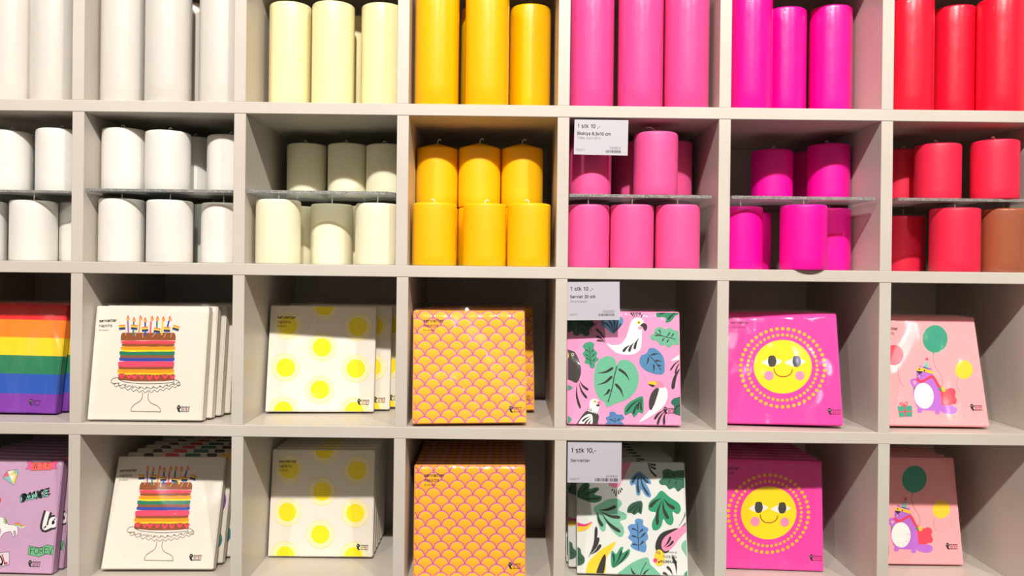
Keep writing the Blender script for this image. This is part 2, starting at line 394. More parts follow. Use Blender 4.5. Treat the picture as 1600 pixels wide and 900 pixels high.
CN = {0: 'white', 1: 'white', 2: 'cream', 3: 'yellow', 4: 'pink', 5: 'magenta', 6: 'red'}
CAND = [
(0,'tall',0.1004,0.0600,0.0325,0.1780,"tall white pillar candle at the far left edge of the top row"),
(0,'tall',0.1657,0.0600,0.0325,0.1780,"tall white pillar candle just left of the first divider, top row"),
(1,'tall',0.2774,0.0500,0.0314,0.1780,"tall white pillar candle, leftmost of the three in the second top cubby"),
(1,'tall',0.3505,0.0400,0.0330,0.1780,"tall white pillar candle, middle one of the second top cubby"),
(1,'tall',0.4283,0.0480,0.0325,0.1780,"tall white pillar candle partly behind the divider left of the tall cream candles"),
(1,'tall',0.3577,0.1150,0.0325,0.1746,"tall white pillar candle in deep shade behind the gap, second top cubby"),
(2,'tall',0.5224,0.0860,0.0325,0.1686,"tall cream pillar candle, leftmost of the cream row"),
(2,'tall',0.5931,0.0705,0.0325,0.1651,"tall cream pillar candle, middle of the cream row"),
(2,'tall',0.6684,0.0750,0.0325,0.1646,"tall cream pillar candle beside the divider next to tall yellow candles"),
(2,'tall',0.6134,0.1600,0.0325,0.1709,"tall cream pillar candle set back, seen through the gap in the cream row"),
(3,'tall',0.7569,0.0370,0.0332,0.1780,"tall yellow pillar candle, leftmost, its top above the picture edge"),
(3,'tall',0.8325,0.0370,0.0331,0.1780,"tall yellow pillar candle, middle one, its top above the picture edge"),
(3,'tall',0.8992,0.0991,0.0325,0.1734,"tall yellow pillar candle at the right with its rounded top visible"),
(3,'tall',0.8204,0.1250,0.0325,0.1782,"tall yellow pillar candle at the back, a dark orange sliver in the gap"),
(4,'tall',0.9912,0.0420,0.0333,0.1780,"tall light pink pillar candle, leftmost, against the divider"),
(4,'tall',1.0641,0.0370,0.0338,0.1780,"tall light pink pillar candle, middle of the light pink row"),
(4,'tall',1.1336,0.0370,0.0335,0.1780,"tall light pink pillar candle, rightmost of the light pink row, glossy streak"),
(5,'tall',1.2339,0.0500,0.0325,0.1780,"tall magenta pillar candle, leftmost, its top above the picture edge"),
(5,'tall',1.3039,0.1000,0.0325,0.1744,"tall magenta pillar candle, middle one, set back with visible wick"),
(5,'tall',1.3758,0.0985,0.0325,0.1777,"tall magenta pillar candle, rightmost, rounded top visible"),
(6,'tall',1.4838,0.0600,0.0325,0.1780,"tall red pillar candle, leftmost, beside the divider"),
(6,'tall',1.5673,0.0913,0.0313,0.1780,"tall red pillar candle, middle of the red row"),
(6,'tall',1.6153,0.0487,0.0325,0.1780,"tall red pillar candle at the right edge of the picture"),
(0,'up',0.0999,0.0600,0.0325,0.0943,"short white pillar candle on the leftmost acrylic plate, at the picture edge"),
(0,'up',0.1788,0.0550,0.0325,0.0971,"short white pillar candle on the leftmost acrylic plate, beside the divider"),
(1,'up',0.2784,0.0567,0.0325,0.0956,"short white pillar candle on the second acrylic plate, leftmost"),
(1,'up',0.3490,0.0463,0.0325,0.0908,"short white pillar candle on the second acrylic plate, second from left"),
(1,'up',0.3590,0.1200,0.0325,0.0941,"short white pillar candle on the second acrylic plate, set back behind its neighbours"),
(1,'up',0.4317,0.0750,0.0325,0.0902,"short white pillar candle on the second acrylic plate, beside the right divider"),
(2,'up',0.5324,0.1585,0.0325,0.0913,"short cream pillar candle on the acrylic plate, leftmost"),
(2,'up',0.6033,0.1440,0.0325,0.0898,"short cream pillar candle on the acrylic plate, middle"),
(2,'up',0.6684,0.1300,0.0325,0.0873,"short cream pillar candle on the acrylic plate, half behind the divider"),
(3,'up',0.7534,0.1050,0.0333,0.0979,"short yellow pillar candle, left one of the upper three stacked at the back"),
(3,'up',0.8210,0.1050,0.0337,0.0996,"short yellow pillar candle, middle one of the upper three with curled wick"),
(3,'up',0.8888,0.1050,0.0332,0.0995,"short yellow pillar candle, right one of the upper three stacked at the back"),
(4,'up',0.9934,0.0668,0.0325,0.0980,"short light pink pillar candle under the price tag, on the acrylic plate"),
(4,'up',1.0708,0.1501,0.0325,0.1054,"short light pink pillar candle at the back, shaded, between tag and tall neighbour"),
(4,'up',1.0899,0.0420,0.0332,0.0965,"short light pink pillar candle with long wick, foremost on the acrylic plate"),
(4,'up',1.1312,0.1249,0.0325,0.0968,"short light pink pillar candle at the back right on the acrylic plate"),
(5,'up',1.2941,0.1259,0.0325,0.0856,"short magenta pillar candle with shaded top, left on the acrylic plate"),
(5,'up',1.3785,0.1800,0.0325,0.0919,"short magenta pillar candle deep in shade between its two neighbours"),
(5,'up',1.3785,0.1075,0.0325,0.0927,"short magenta pillar candle, brightest one, right on the acrylic plate"),
(6,'up',1.5058,0.1300,0.0325,0.0887,"short red pillar candle set back at the left on the acrylic plate"),
(6,'up',1.5237,0.0530,0.0325,0.0864,"short red pillar candle, middle of the acrylic plate, front"),
(6,'up',1.5993,0.0338,0.0325,0.0897,"short red pillar candle, right on the acrylic plate, front"),
(0,'low',0.0665,0.0500,0.0325,0.0911,"short white pillar candle cut by the left picture edge, under the leftmost plate"),
(0,'low',0.1456,0.0467,0.0325,0.0921,"short white pillar candle under the leftmost plate, fully visible one"),
(0,'low',0.1950,0.0900,0.0325,0.0934,"short white pillar candle sliver beside the first divider, under the leftmost plate"),
(1,'low',0.2795,0.0473,0.0325,0.0961,"short white pillar candle under the second plate, leftmost"),
(1,'low',0.3564,0.0380,0.0330,0.0942,"short white pillar candle under the second plate, middle"),
(1,'low',0.4294,0.0600,0.0325,0.0928,"short white pillar candle under the second plate, beside the right divider"),
(1,'low',0.3877,0.1300,0.0325,0.0959,"short white pillar candle under the second plate, set back in the gap"),
(2,'low',0.5197,0.0400,0.0331,0.0972,"short cream pillar candle under the plate, leftmost"),
(2,'low',0.5898,0.0891,0.0325,0.0957,"short cream pillar candle under the plate, middle, set back"),
(2,'low',0.6684,0.0450,0.0325,0.0937,"short cream pillar candle under the plate, beside the right divider"),
(2,'low',0.5256,0.1250,0.0325,0.0941,"short cream pillar candle at the back, in the left gap under the plate"),
(2,'low',0.6316,0.1400,0.0325,0.0965,"short cream pillar candle at the back, in the right gap under the plate"),
(3,'low',0.7563,0.0370,0.0332,0.0940,"short yellow pillar candle at the front of the cubby, left"),
(3,'low',0.8318,0.0370,0.0326,0.0939,"short yellow pillar candle at the front of the cubby, middle"),
(3,'low',0.8987,0.0370,0.0328,0.0947,"short yellow pillar candle at the front of the cubby, right"),
(3,'low',0.7541,0.1050,0.0333,0.0935,"short yellow pillar candle at the back carrying the upper left yellow one"),
(3,'low',0.8217,0.1050,0.0337,0.0935,"short yellow pillar candle at the back carrying the upper middle yellow one"),
(3,'low',0.8896,0.1050,0.0332,0.0935,"short yellow pillar candle at the back carrying the upper right yellow one"),
(4,'low',0.9888,0.0450,0.0325,0.0955,"short light pink pillar candle under the plate, left"),
(4,'low',1.0545,0.0386,0.0325,0.0957,"short light pink pillar candle under the plate, middle"),
(4,'low',1.1233,0.0380,0.0333,0.0964,"short light pink pillar candle under the plate, right"),
(5,'low',1.2253,0.0600,0.0325,0.0966,"short magenta pillar candle under the plate, beside the left divider"),
(5,'low',1.3087,0.0240,0.0336,0.0972,"short magenta pillar candle under the plate, foremost, overhanging the shelf edge"),
(5,'low',1.3777,0.1000,0.0325,0.0988,"short magenta pillar candle under the plate, right and set back"),
(5,'low',1.2678,0.1500,0.0325,0.0954,"short magenta pillar candle at the back, dark sliver in the gap under the plate"),
(6,'low',1.5154,0.1400,0.0325,0.0913,"short red pillar candle under the plate, shaded, at the left"),
(6,'low',1.5414,0.0360,0.0345,0.0962,"short red pillar candle under the plate, front and centre"),
(6,'low',1.6153,0.0370,0.0325,0.0964,"short brown pillar candle under the plate at the right picture edge"),
]
for (ci, kind, x, y, r, h, lab) in CAND:
    colour = CN[ci] + ('_g' if kind == 'tall' else '')
    if 'brown' in lab: colour = 'brown'
    grp = {'tall': 'tall %s pillar candles in the top row', 'up': 'short %s pillar candles, upper layer', 'low': 'short %s pillar candles, lower layer'}[kind] % CN[ci]
    wick, wh, cone = 'curl', 0.008, 0.0012
    if kind == 'tall': z = FLOOR[0]
    elif kind == 'low':
        z = FLOOR[1]
        if ci in PLZ:
            wick = 'straight'; wh = max(0.002, PLZ[ci][1] - (z + h) - 0.0002)
        else: wick = 'none' if 'carrying' in lab else 'curl'
        if wick == 'none': wick, wh = 'straight', 0.0
    else:
        z = PLZ[ci][0] if ci in PLZ else FLOOR[1] + 0.0935 + 0.0001
        if ci in PLZ: h = min(h, 0.0985)
    if kind == 'up' and ci == 3: cone = 0.009; wh = 0.006; h += 0.004
    if kind == 'low' and ci == 3: cone = 0.0003
    if 'long wick' in lab: wick = 'long'
    if kind == 'low' and ci in PLZ: h = min(h, PLZ[ci][1] - z - 0.002)
    candle(x, y, z, r, h, colour, lab, grp, wick, wh, cone)

# ------------------------------------------------------------------ flat artwork printed on paper
_text_cache = {}


def _arc(cx, cy, rx, ry, a0, a1, n=12):
    return [(cx + rx * math.cos(math.radians(a0 + (a1 - a0) * k / n)), cy + ry * math.sin(math.radians(a0 + (a1 - a0) * k / n))) for k in range(n + 1)]


def _o(w_, h, y0=0.0): return _arc(w_ / 2, y0 + h / 2, w_ / 2, h / 2, 0, 360, 20)


# plain sans letters as centre lines: character -> (width, lines); cap height 0.72, x height 0.53
XH = 0.53
_S = lambda w_, h: _arc(w_ * .5, h * .745, w_ * .42, h * .245, 35, 270, 10) + _arc(w_ * .5, h * .25, w_ * .46, h * .25, 90, -145, 10)
GLY = {
    's': (.40, [_S(.40, XH)]), 'S': (.54, [_S(.54, .72)]),
    'e': (.46, [[(.03, .27), (.44, .27)] + _arc(.235, XH / 2, .21, XH / 2, 5, 320, 16)]),
    'r': (.28, [[(.05, 0), (.05, XH)], [(.05, .33)] + _arc(.25, .33, .19, .19, 150, 80, 6)]),
    'v': (.42, [[(0, XH), (.21, 0), (.42, XH)]]), 'i': (.12, [[(.06, 0), (.06, XH)], [(.06, .66), (.06, .74)]]),
    't': (.28, [[(.12, .68), (.12, .12)] + _arc(.22, .11, .10, .11, 180, 280, 6), [(0, XH), (.26, XH)]]),
    'n': (.44, [[(.05, 0), (.05, XH)], [(.05, .32)] + _arc(.22, .34, .17, .19, 170, 0, 10) + [(.39, 0)]]),
    'a': (.42, [_arc(.20, .36, .17, .17, 150, 0, 8) + [(.37, 0)], _arc(.19, .15, .17, .15, 80, 360, 14)[:-2] + [(.37, .2)], [(.37, .30), (.18, .30)]]),
    'p': (.46, [[(.05, -.2), (.05, XH)], _o(.38, XH)]), 'k': (.40, [[(.05, 0), (.05, .74)], [(.36, XH), (.05, .22)], [(.15, .31), (.38, 0)]]),
    'd': (.46, [[(.41, 0), (.41, .74)], _o(.38, XH)]), 'g': (.46, [[(.41, XH), (.41, -.05)] + _arc(.22, -.05, .19, .15, 0, -140, 8), _o(.38, XH)]),
    'w': (.62, [[(0, XH), (.15, 0), (.31, XH), (.47, 0), (.62, XH)]]), 'h': (.44, [[(.05, 0), (.05, .74)], [(.05, .32)] + _arc(.22, .34, .17, .19, 170, 0, 10) + [(.39, 0)]]),
    'm': (.68, [[(.05, 0), (.05, XH)], [(.05, .34)] + _arc(.19, .36, .15, .17, 170, 0, 8) + [(.34, 0)], [(.34, .34)] + _arc(.49, .36, .15, .17, 170, 0, 8) + [(.64, 0)]]),
    'l': (.10, [[(.05, 0), (.05, .74)]]), 'o': (.44, [_o(.44, XH)]), 'y': (.42, [[(0, XH), (.21, .02)], [(.42, XH), (.16, -.18), (.04, -.2)]]),
    'x': (.40, [[(0, 0), (.38, XH)], [(0, XH), (.38, 0)]]), 'c': (.40, [_arc(.23, XH / 2, .21, XH / 2, 45, 315, 14)]),
    'u': (.44, [[(.05, XH), (.05, .19)] + _arc(.22, .19, .17, .19, 180, 360, 10) + [(.39, XH)], [(.39, .2), (.39, 0)]]),
    'b': (.46, [[(.05, 0), (.05, .74)], [(p[0] + .05, p[1]) for p in _o(.38, XH)]]),
    '0': (.44, [_o(.44, .72)]), '1': (.30, [[(.04, .56), (.20, .71), (.20, 0)]]),
    '2': (.44, [_arc(.22, .51, .20, .20, 165, -30, 10) + [(.02, 0), (.43, 0)]]),
    '3': (.44, [_arc(.20, .54, .19, .17, 150, -90, 10)[:-1] + [(.16, .37)], [(.16, .37)] + _arc(.20, .19, .22, .19, 85, -155, 12)]),
    '4': (.46, [[(.34, 0), (.34, .71), (.0, .22), (.45, .22)]]), '5': (.44, [[(.40, .71), (.08, .71), (.04, .38)] + _arc(.21, .23, .21, .23, 130, -150, 12)]),
    '6': (.44, [_o(.42, .42), [(.0, .22)] + _arc(.24, .40, .235, .32, 185, 50, 8)]), '9': (.44, [_o(.42, .42, .30), [(.42, .50)] + _arc(.18, .32, .235, .32, 5, -130, 8)]),
    'B': (.50, [[(.04, 0), (.04, .72), (.26, .72)] + _arc(.28, .55, .17, .17, 90, -90, 8) + [(.04, .38)], [(.28, .38)] + _arc(.30, .19, .19, .19, 90, -90, 8) + [(.04, 0)]]),
    'C': (.56, [_arc(.30, .36, .29, .36, 42, 318, 16)]), 'P': (.48, [[(.04, 0), (.04, .72), (.26, .72)] + _arc(.27, .52, .19, .20, 90, -90, 8) + [(.04, .32)]]),
    'A': (.56, [[(0, 0), (.28, .72), (.56, 0)], [(.10, .24), (.46, .24)]]), 'R': (.52, [[(.04, 0), (.04, .72), (.26, .72)] + _arc(.27, .53, .19, .19, 90, -90, 8) + [(.04, .34)], [(.28, .34), (.50, 0)]]),
    'T': (.50, [[(.25, 0), (.25, .72)], [(0, .72), (.50, .72)]]), 'Y': (.52, [[(.26, 0), (.26, .32), (0, .72)], [(.26, .32), (.52, .72)]]),
    'W': (.78, [[(0, .72), (.19, 0), (.39, .72), (.59, 0), (.78, .72)]]), 'F': (.44, [[(.04, 0), (.04, .72), (.44, .72)], [(.04, .38), (.40, .38)]]),
    'D': (.54, [[(.04, 0), (.04, .72), (.22, .72)] + _arc(.22, .36, .30, .36, 90, -90, 12) + [(.04, 0)]]),
    'N': (.54, [[(.04, 0), (.04, .72), (.50, 0), (.50, .72)]]), 'E': (.46, [[(.46, 0), (.04, 0), (.04, .72), (.46, .72)], [(.04, .38), (.42, .38)]]),
    'O': (.60, [_arc(.30, .36, .30, .36, 0, 360, 24)]), 'V': (.54, [[(0, .72), (.27, 0), (.54, .72)]]), 'L': (.42, [[(.04, .72), (.04, 0), (.42, 0)]]),
    ',': (.12, [[(.07, .06), (.07, .0), (.02, -.12)]]), '.': (.14, [[(.05, .0), (.05, .10)], [(.09, .0), (.09, .10)]]), '-': (.28, [[(.02, .26), (.26, .26)]]), '/': (.30, [[(0, -.06), (.28, .76)]]), ' ': (.20, []),
}


def text_tris(s, bold=0.0, shear=0.0):
    """flat letters: every centre line becomes a ribbon; bold widens it"""
    key = (s, bold, shear)
    if key in _text_cache: return _text_cache[key]
    w_ = 0.075 + bold * 2.6
    gap = 0.12 + bold * 1.5
    tr = []; x0 = w_ / 2
    for chx in s:
        adv, lines = GLY[chx]
        for ln in lines:
            m = len(ln)
            pts = [(x0 + p[0], p[1] + w_ * 0.0) for p in ln]
            for a_, b_ in zip(pts, pts[1:]):
                dx, dy = b_[0] - a_[0], b_[1] - a_[1]; d_ = math.hypot(dx, dy)
                if d_ < 1e-6: continue
                nx_, ny_ = -dy / d_ * w_ / 2, dx / d_ * w_ / 2; ex, ey = dx / d_ * w_ * .30, dy / d_ * w_ * .30
                q = [(a_[0] - ex + nx_, a_[1] - ey + ny_), (b_[0] + ex + nx_, b_[1] + ey + ny_), (b_[0] + ex - nx_, b_[1] + ey - ny_), (a_[0] - ex - nx_, a_[1] - ey - ny_)]
                q = [(p[0] + shear * p[1], p[1]) for p in q]
                tr += [(q[0], q[1], q[2]), (q[0], q[2], q[3])]
        x0 += adv + gap
    wd = x0 - gap + w_ / 2
    _text_cache[key] = (tr, wd)
    return _text_cache[key]


def homography(src, dst):
    A = []
    for (x, y), (u, v) in zip(src, dst):
        A.append([x, y, 1, 0, 0, 0, -u * x, -u * y, -u]); A.append([0, 0, 0, x, y, 1, -v * x, -v * y, -v])
    return np.linalg.svd(np.array(A, float))[2][-1].reshape(3, 3)


def smooth(pts, n=6, closed=True):
    """Catmull-Rom through the points"""
    out = []; m = len(pts)
    rng = range(m) if closed else range(m - 1)
    for i in rng:
        if closed: p0, p1, p2, p3 = pts[(i - 1) % m], pts[i], pts[(i + 1) % m], pts[(i + 2) % m]
        else: p0, p1, p2, p3 = pts[max(i - 1, 0)], pts[i], pts[i + 1], pts[min(i + 2, m - 1)]
        for k in range(n):
            t = k / n
            out.append(tuple(0.5 * ((2 * p1[j]) + (-p0[j] + p2[j]) * t + (2 * p0[j] - 5 * p1[j] + 4 * p2[j] - p3[j]) * t * t + (-p0[j] + 3 * p1[j] - 3 * p2[j] + p3[j]) * t ** 3) for j in (0, 1)))
    if not closed: out.append(tuple(pts[-1]))
    return out


def clip_poly(poly, x0, x1, y0, y1):
    def cut(P, f, g):
        R = []
        for i in range(len(P)):
            A, B = P[i - 1], P[i]; fa, fb = f(A), f(B)
            if fa >= 0 and fb >= 0: R.append(B)
            elif fa >= 0 or fb >= 0:
                t = fa / (fa - fb); I = tuple(A[j] + (B[j] - A[j]) * t for j in range(len(A)))
                R.append(I)
                if fb >= 0: R.append(B)
        return R
    for f in (lambda p: p[0] - x0, lambda p: x1 - p[0], lambda p: p[1] - y0, lambda p: y1 - p[1]):
        poly = cut(poly, f, None)
        if len(poly) < 3: return []
    return poly


class Art:
    """flat shapes in a frame of their own; (u, v) run 0..1 over the printed face, v downwards"""

    def __init__(self, frame=None, origin=(0, 0), scale=1.0):
        self.H = homography(frame, [(0, 0), (1, 0), (1, 1), (0, 1)]) if frame else None
        self.o, self.s = origin, scale
        self.tris = []           # ((u,v)*3, (col)*3)
        self.layers = 0
        self.hold = False      # True: shapes that do not overlap share one ink layer
        self.aspect = 1.0

    def crop(self, origin, scale): self.o, self.s = origin, scale

    def uv(self, p):
        if self.H is None: return p
        x = self.o[0] + p[0] / self.s; y = self.o[1] + p[1] / self.s
        q = self.H @ np.array([x, y, 1.0]); return (float(q[0] / q[2]), float(q[1] / q[2]))

    def _add(self, tris, cols):
        if not self.hold: self.layers += 1
        for t, cl in zip(tris, cols): self.tris.append((t, cl, self.layers))

    def poly(self, pts, col, sm=0, col2=None):
        """col2: the ink at the lowest point of the shape, for a printed colour blend"""
        if sm: pts = smooth(pts, sm)
        P = [self.uv(p) for p in pts]
        idx = tessellate_polygon([[Vector((x, y, 0)) for x, y in P]])
        c1 = lin(col); ys = [p[1] for p in P]; a_, b_ = min(ys), max(ys)
        def cc(p):
            if col2 is None: return c1
            t = (p[1] - a_) / (b_ - a_ + 1e-9); c2 = lin(col2); return tuple(c1[i] + (c2[i] - c1[i]) * t for i in range(4))
        self._add([tuple(P[i] for i in t) for t in idx], [tuple(cc(P[i]) for i in t) for t in idx])

    def ell(self, cx, cy, rx, ry=None, col='#000000', rot=0, n=28, a0=0, a1=360):
        ry = rx if ry is None else ry; r_ = math.radians(rot); pts = []
        for k in range(n + (0 if a1 - a0 == 360 else 1)):
            t = math.radians(a0 + (a1 - a0) * k / n); x, y = rx * math.cos(t), ry * math.sin(t)
            pts.append((cx + x * math.cos(r_) - y * math.sin(r_), cy + x * math.sin(r_) + y * math.cos(r_)))
        self.poly(pts, col)

    def ring(self, cx, cy, rx, ry, wd, col, n=48, dash=False):
        P = []
        for k in range(n):
            if dash and k % 2: continue
            q = []
            for t, f in ((k, 0), (k + 1, 0), (k + 1, 1), (k, 1)):
                an = 2 * math.pi * t / n; q.append(self.uv((cx + (rx + f * wd) * math.cos(an), cy + (ry + f * wd) * math.sin(an))))
            P += [(q[0], q[1], q[2]), (q[0], q[2], q[3])]
        self._add(P, [(lin(col),) * 3] * len(P))

    def stroke(self, pts, wd, col, sm=5, closed=False, taper=None):
        if sm and len(pts) > 2: pts = smooth(pts, sm, closed)
        if closed: pts = list(pts) + [pts[0]]
        m = len(pts); Lf, Rt = [], []
        for i, p in enumerate(pts):
            if closed: A, B = pts[(i - 1) % (m - 1)], pts[(i + 1) % (m - 1)]
            else: A, B = pts[max(i - 1, 0)], pts[min(i + 1, m - 1)]
            dx, dy = B[0] - A[0], B[1] - A[1]; n_ = math.hypot(dx, dy) or 1
            w_ = wd / 2 * (taper(i / (m - 1)) if taper else 1)
            Lf.append(self.uv((p[0] - dy / n_ * w_, p[1] + dx / n_ * w_))); Rt.append(self.uv((p[0] + dy / n_ * w_, p[1] - dx / n_ * w_)))
        P = []
        for i in range(m - 1): P += [(Lf[i], Lf[i + 1], Rt[i + 1]), (Lf[i], Rt[i + 1], Rt[i])]
        self._add(P, [(lin(col),) * 3] * len(P))

    def blade(self, x0, y0, x1, y1, wd, col='#2C2A2A', bend=0.08):
        """thin at the first end, rounded and wide near the second"""
        dx, dy = x1 - x0, y1 - y0
        mid = ((x0 + x1) / 2 - dy * bend, (y0 + y1) / 2 + dx * bend)
        self.stroke([(x0, y0), mid, (x1, y1)], wd, col, 6, taper=lambda t: 0.12 + 0.88 * math.sin(min(t * 1.25, 1) * math.pi / 2) ** 1.6 * (1 if t < .8 else max(0.1, math.sqrt(max(0, 1 - ((t - .8) / .2) ** 2)))))

    def text(self, s, p0, p1, height_ratio=None, col='#1C1A18', bold=0.0, shear=0.0, size=None):
        """baseline from p0 to p1; the string is fitted to that length"""
        tr, wd = text_tris(s, bold, shear)
        dx, dy = p1[0] - p0[0], p1[1] - p0[1]; L_ = math.hypot(dx, dy); k = L_ / wd
        ky = (k if size is None else size) * self.aspect
        ex = (dx / L_, dy / L_); ey = (dy / L_, -dx / L_)
        f = lambda q: self.uv((p0[0] + ex[0] * q[0] * k + ey[0] * q[1] * ky, p0[1] + ex[1] * q[0] * k + ey[1] * q[1] * ky))
        self._add([tuple(f(q) for q in t) for t in tr], [(lin(col),) * 3] * len(tr))

    # --- the same small print on every pack, in face units
    def logo(self, u, v, k=1 / 4117.0, flip=False):
        H, o, s = self.H, self.o, self.s; self.H = None
        f = lambda x, y: (u + (x - 195) * k, v + (y - 370) * k)
        self.poly([f(*p) for p in [(225, 376), (262, 370), (305, 378), (318, 405), (348, 430), (345, 460), (326, 482), (300, 492), (302, 530), (322, 562), (348, 590), (332, 608), (285, 604), (245, 572), (225, 525), (215, 490), (193, 455), (198, 432), (222, 412)]], '#141210', 3)
        for ex in (240, 290): self.ell(*f(ex, 437), 17 * k, 11 * k, '#E8E2D6', n=10)
        for j, (t, x1) in enumerate((('designed', 660), ('with', 480), ('denmark', 655))):
            self.text(t, f(362, 450 + 75 * j), f(x1, 450 + 75 * j), col='#141210', bold=0.02)
        self.text('in', f(600, 525), f(655, 525), col='#141210', bold=0.02)
        self.poly([f(*p) for p in [(545, 535), (515, 505), (518, 482), (535, 480), (545, 492), (556, 480), (574, 484), (575, 506)]], '#D8283C', 2)
        self.H, self.o, self.s = H, o, s

    def heading(self, u, v, wd=0.170, rot=0.0, col='#1C1815', flip=False):
        H, o, s = self.H, self.o, self.s; self.H = None
        sg = -1 if flip else 1
        c_, s_ = math.cos(rot) * sg, math.sin(rot) * sg
        f = lambda x, y: (u + x * c_ - y * s_, v + x * s_ + y * c_)
        self.text('servietter', f(0, 0.030), f(wd, 0.030), col=col, bold=0.018)
        self.text('napkins', f(0, 0.074), f(wd * 0.76, 0.074), col=col)
        self.text('20 stk/pcs', f(0, 0.108), f(wd * 0.55, 0.108), col=col)
        self.H, self.o, self.s = H, o, s


def art_into(bm, ink, art, wd, ht, yoff=0.0, step=8e-6, m=0.0):
    """lay the printed shapes on the front face (x -wd/2..wd/2, z 0..ht, facing -Y)"""
    for t, cl, ly in art.tris:
        P = [(t[i][0], t[i][1]) + tuple(cl[i]) for i in range(3)]
        P = clip_poly(P, m, 1 - m, m, 1 - m)
        if len(P) < 3: continue
        area = sum(P[i - 1][0] * P[i][1] - P[i][0] * P[i - 1][1] for i in range(len(P)))
        if abs(area) < 1e-9: continue
        if area > 0: P = P[::-1]
        vs = [bm.verts.new(((p[0] - 0.5) * wd, yoff - ly * step, (1 - p[1]) * ht)) for p in P]
        try: f = bm.faces.new(vs)
        except ValueError: continue
        for lp, p in zip(f.loops, P): lp[ink] = p[2:6]


def pack_mesh(name, art, s, ht, th, paper, side=None, stripes=None, edge_marks=()):
    bm = bmesh.new()
    ink = bm.loops.layers.float_color.new('ink')
    # body: softly bulging folded stack with rounded long edges
    nx = nz = 14; ny = 4
    bmesh.ops.create_cube(bm, size=1.0)
    bmesh.ops.bevel(bm, geom=bm.edges[:], offset=0.0, segments=1, affect='EDGES') if False else None
    for v in bm.verts: v.co = Vector((v.co.x * s, (v.co.y + 0.5) * th, (v.co.z + 0.5) * ht))
    bmesh.ops.bevel(bm, geom=bm.edges[:], offset=0.0012, segments=2, affect='EDGES')
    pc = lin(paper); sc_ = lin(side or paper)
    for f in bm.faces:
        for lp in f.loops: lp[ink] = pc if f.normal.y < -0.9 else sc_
    if stripes:
        for z in [st[0] for st in stripes[:-1]]:
            bmesh.ops.bisect_plane(bm, geom=bm.verts[:] + bm.edges[:] + bm.faces[:], plane_co=(0, 0, (1 - z) * ht), plane_no=(0, 0, 1))
        for f in bm.faces:
            zc = 1 - f.calc_center_median().z / ht
            for b_, cl in stripes:
                if zc <= b_: break
            for lp in f.loops: lp[ink] = lin(cl)
    for (u0, u1, cl) in edge_marks:                  # the print carried over the top fold
        vs = [bm.verts.new(p) for p in (((u0 - .5) * s, 0.0013, ht + 2e-5), ((u1 - .5) * s, 0.0013, ht + 2e-5), ((u1 - .5 + .01) * s, th - 0.0013, ht + 2e-5), ((u0 - .5 - .01) * s, th - .0013, ht + 2e-5))]
        f = bm.faces.new(vs)
        for lp in f.loops: lp[ink] = lin(cl)
    art_into(bm, ink, art, s, ht, -1e-5, m=0.007)
    me = bpy.data.meshes.new(name); bm.to_mesh(me); bm.free()
    me.materials.append(PAPER)
    return me


def film_mesh(s, ht, th, seed):
    """loose clear bag around the stack"""
    rnd = random.Random(seed); g = 0.0011
    bm = bmesh.new()
    n = 14; nyy = 3
    X = [-s / 2 - g + (s + 2 * g) * i / n for i in range(n + 1)]
    Z = [0.0001 + (ht + g) * i / n for i in range(n + 1)]
    Y = [-g + (th + 2 * g) * i / nyy for i in range(nyy + 1)]
    V = {}
    def vert(i, j, k):
        key = (i, j, k)
        if key not in V:
            x, y, z = X[i], Y[j], Z[k]
            if j == 0 and 0 < i < n and 0 < k < n: y -= rnd.uniform(0, 0.0009)
            if i in (0, n): x += (1 if i else -1) * rnd.uniform(0, 0.0009)
            if k == n: z += rnd.uniform(0, 0.0015)
            V[key] = bm.verts.new((x, y, z))
        return V[key]
    for i in range(n):
        for k in range(n):
            bm.faces.new((vert(i, 0, k), vert(i + 1, 0, k), vert(i + 1, 0, k + 1), vert(i, 0, k + 1)))
    for k in range(n):
        for j in range(nyy):
            bm.faces.new((vert(0, j, k), vert(0, j, k + 1), vert(0, j + 1, k + 1), vert(0, j + 1, k)))
            bm.faces.new((vert(n, j, k), vert(n, j + 1, k), vert(n, j + 1, k + 1), vert(n, j, k + 1)))
    for i in range(n):
        for j in range(nyy):
            bm.faces.new((vert(i, j, n), vert(i + 1, j, n), vert(i + 1, j + 1, n), vert(i, j + 1, n)))
    # crimped seam standing up along the top
    zt = ht + g
    pts = [((-s / 2 + s * i / n), th * 0.5 + rnd.uniform(-.001, .001)) for i in range(n + 1)]
    lo = [bm.verts.new((x, y, zt)) for x, y in pts]; hi = [bm.verts.new((x, y + rnd.uniform(0, .003), zt + 0.0035 + rnd.uniform(0, .001))) for x, y in pts]
    for i in range(n): bm.faces.new((lo[i], lo[i + 1], hi[i + 1], hi[i]))
    me = bpy.data.meshes.new('plastic_film'); bm.to_mesh(me); bm.free()
    for p in me.polygons: p.use_smooth = True
    return me


PACKS = {}


def pack_matrix(x, y, z, yaw, lean, roll):
    return Matrix.Translation((x, y, z)) @ Matrix.Rotation(yaw, 4, 'Z') @ Matrix.Rotation(-lean, 4, 'X') @ Matrix.Rotation(roll, 4, 'Y')


ORD = ['front', 'second', 'third', 'fourth', 'fifth', 'sixth', 'seventh', 'eighth', 'ninth', 'tenth']
TH = 0.0170
MARKPX = {}


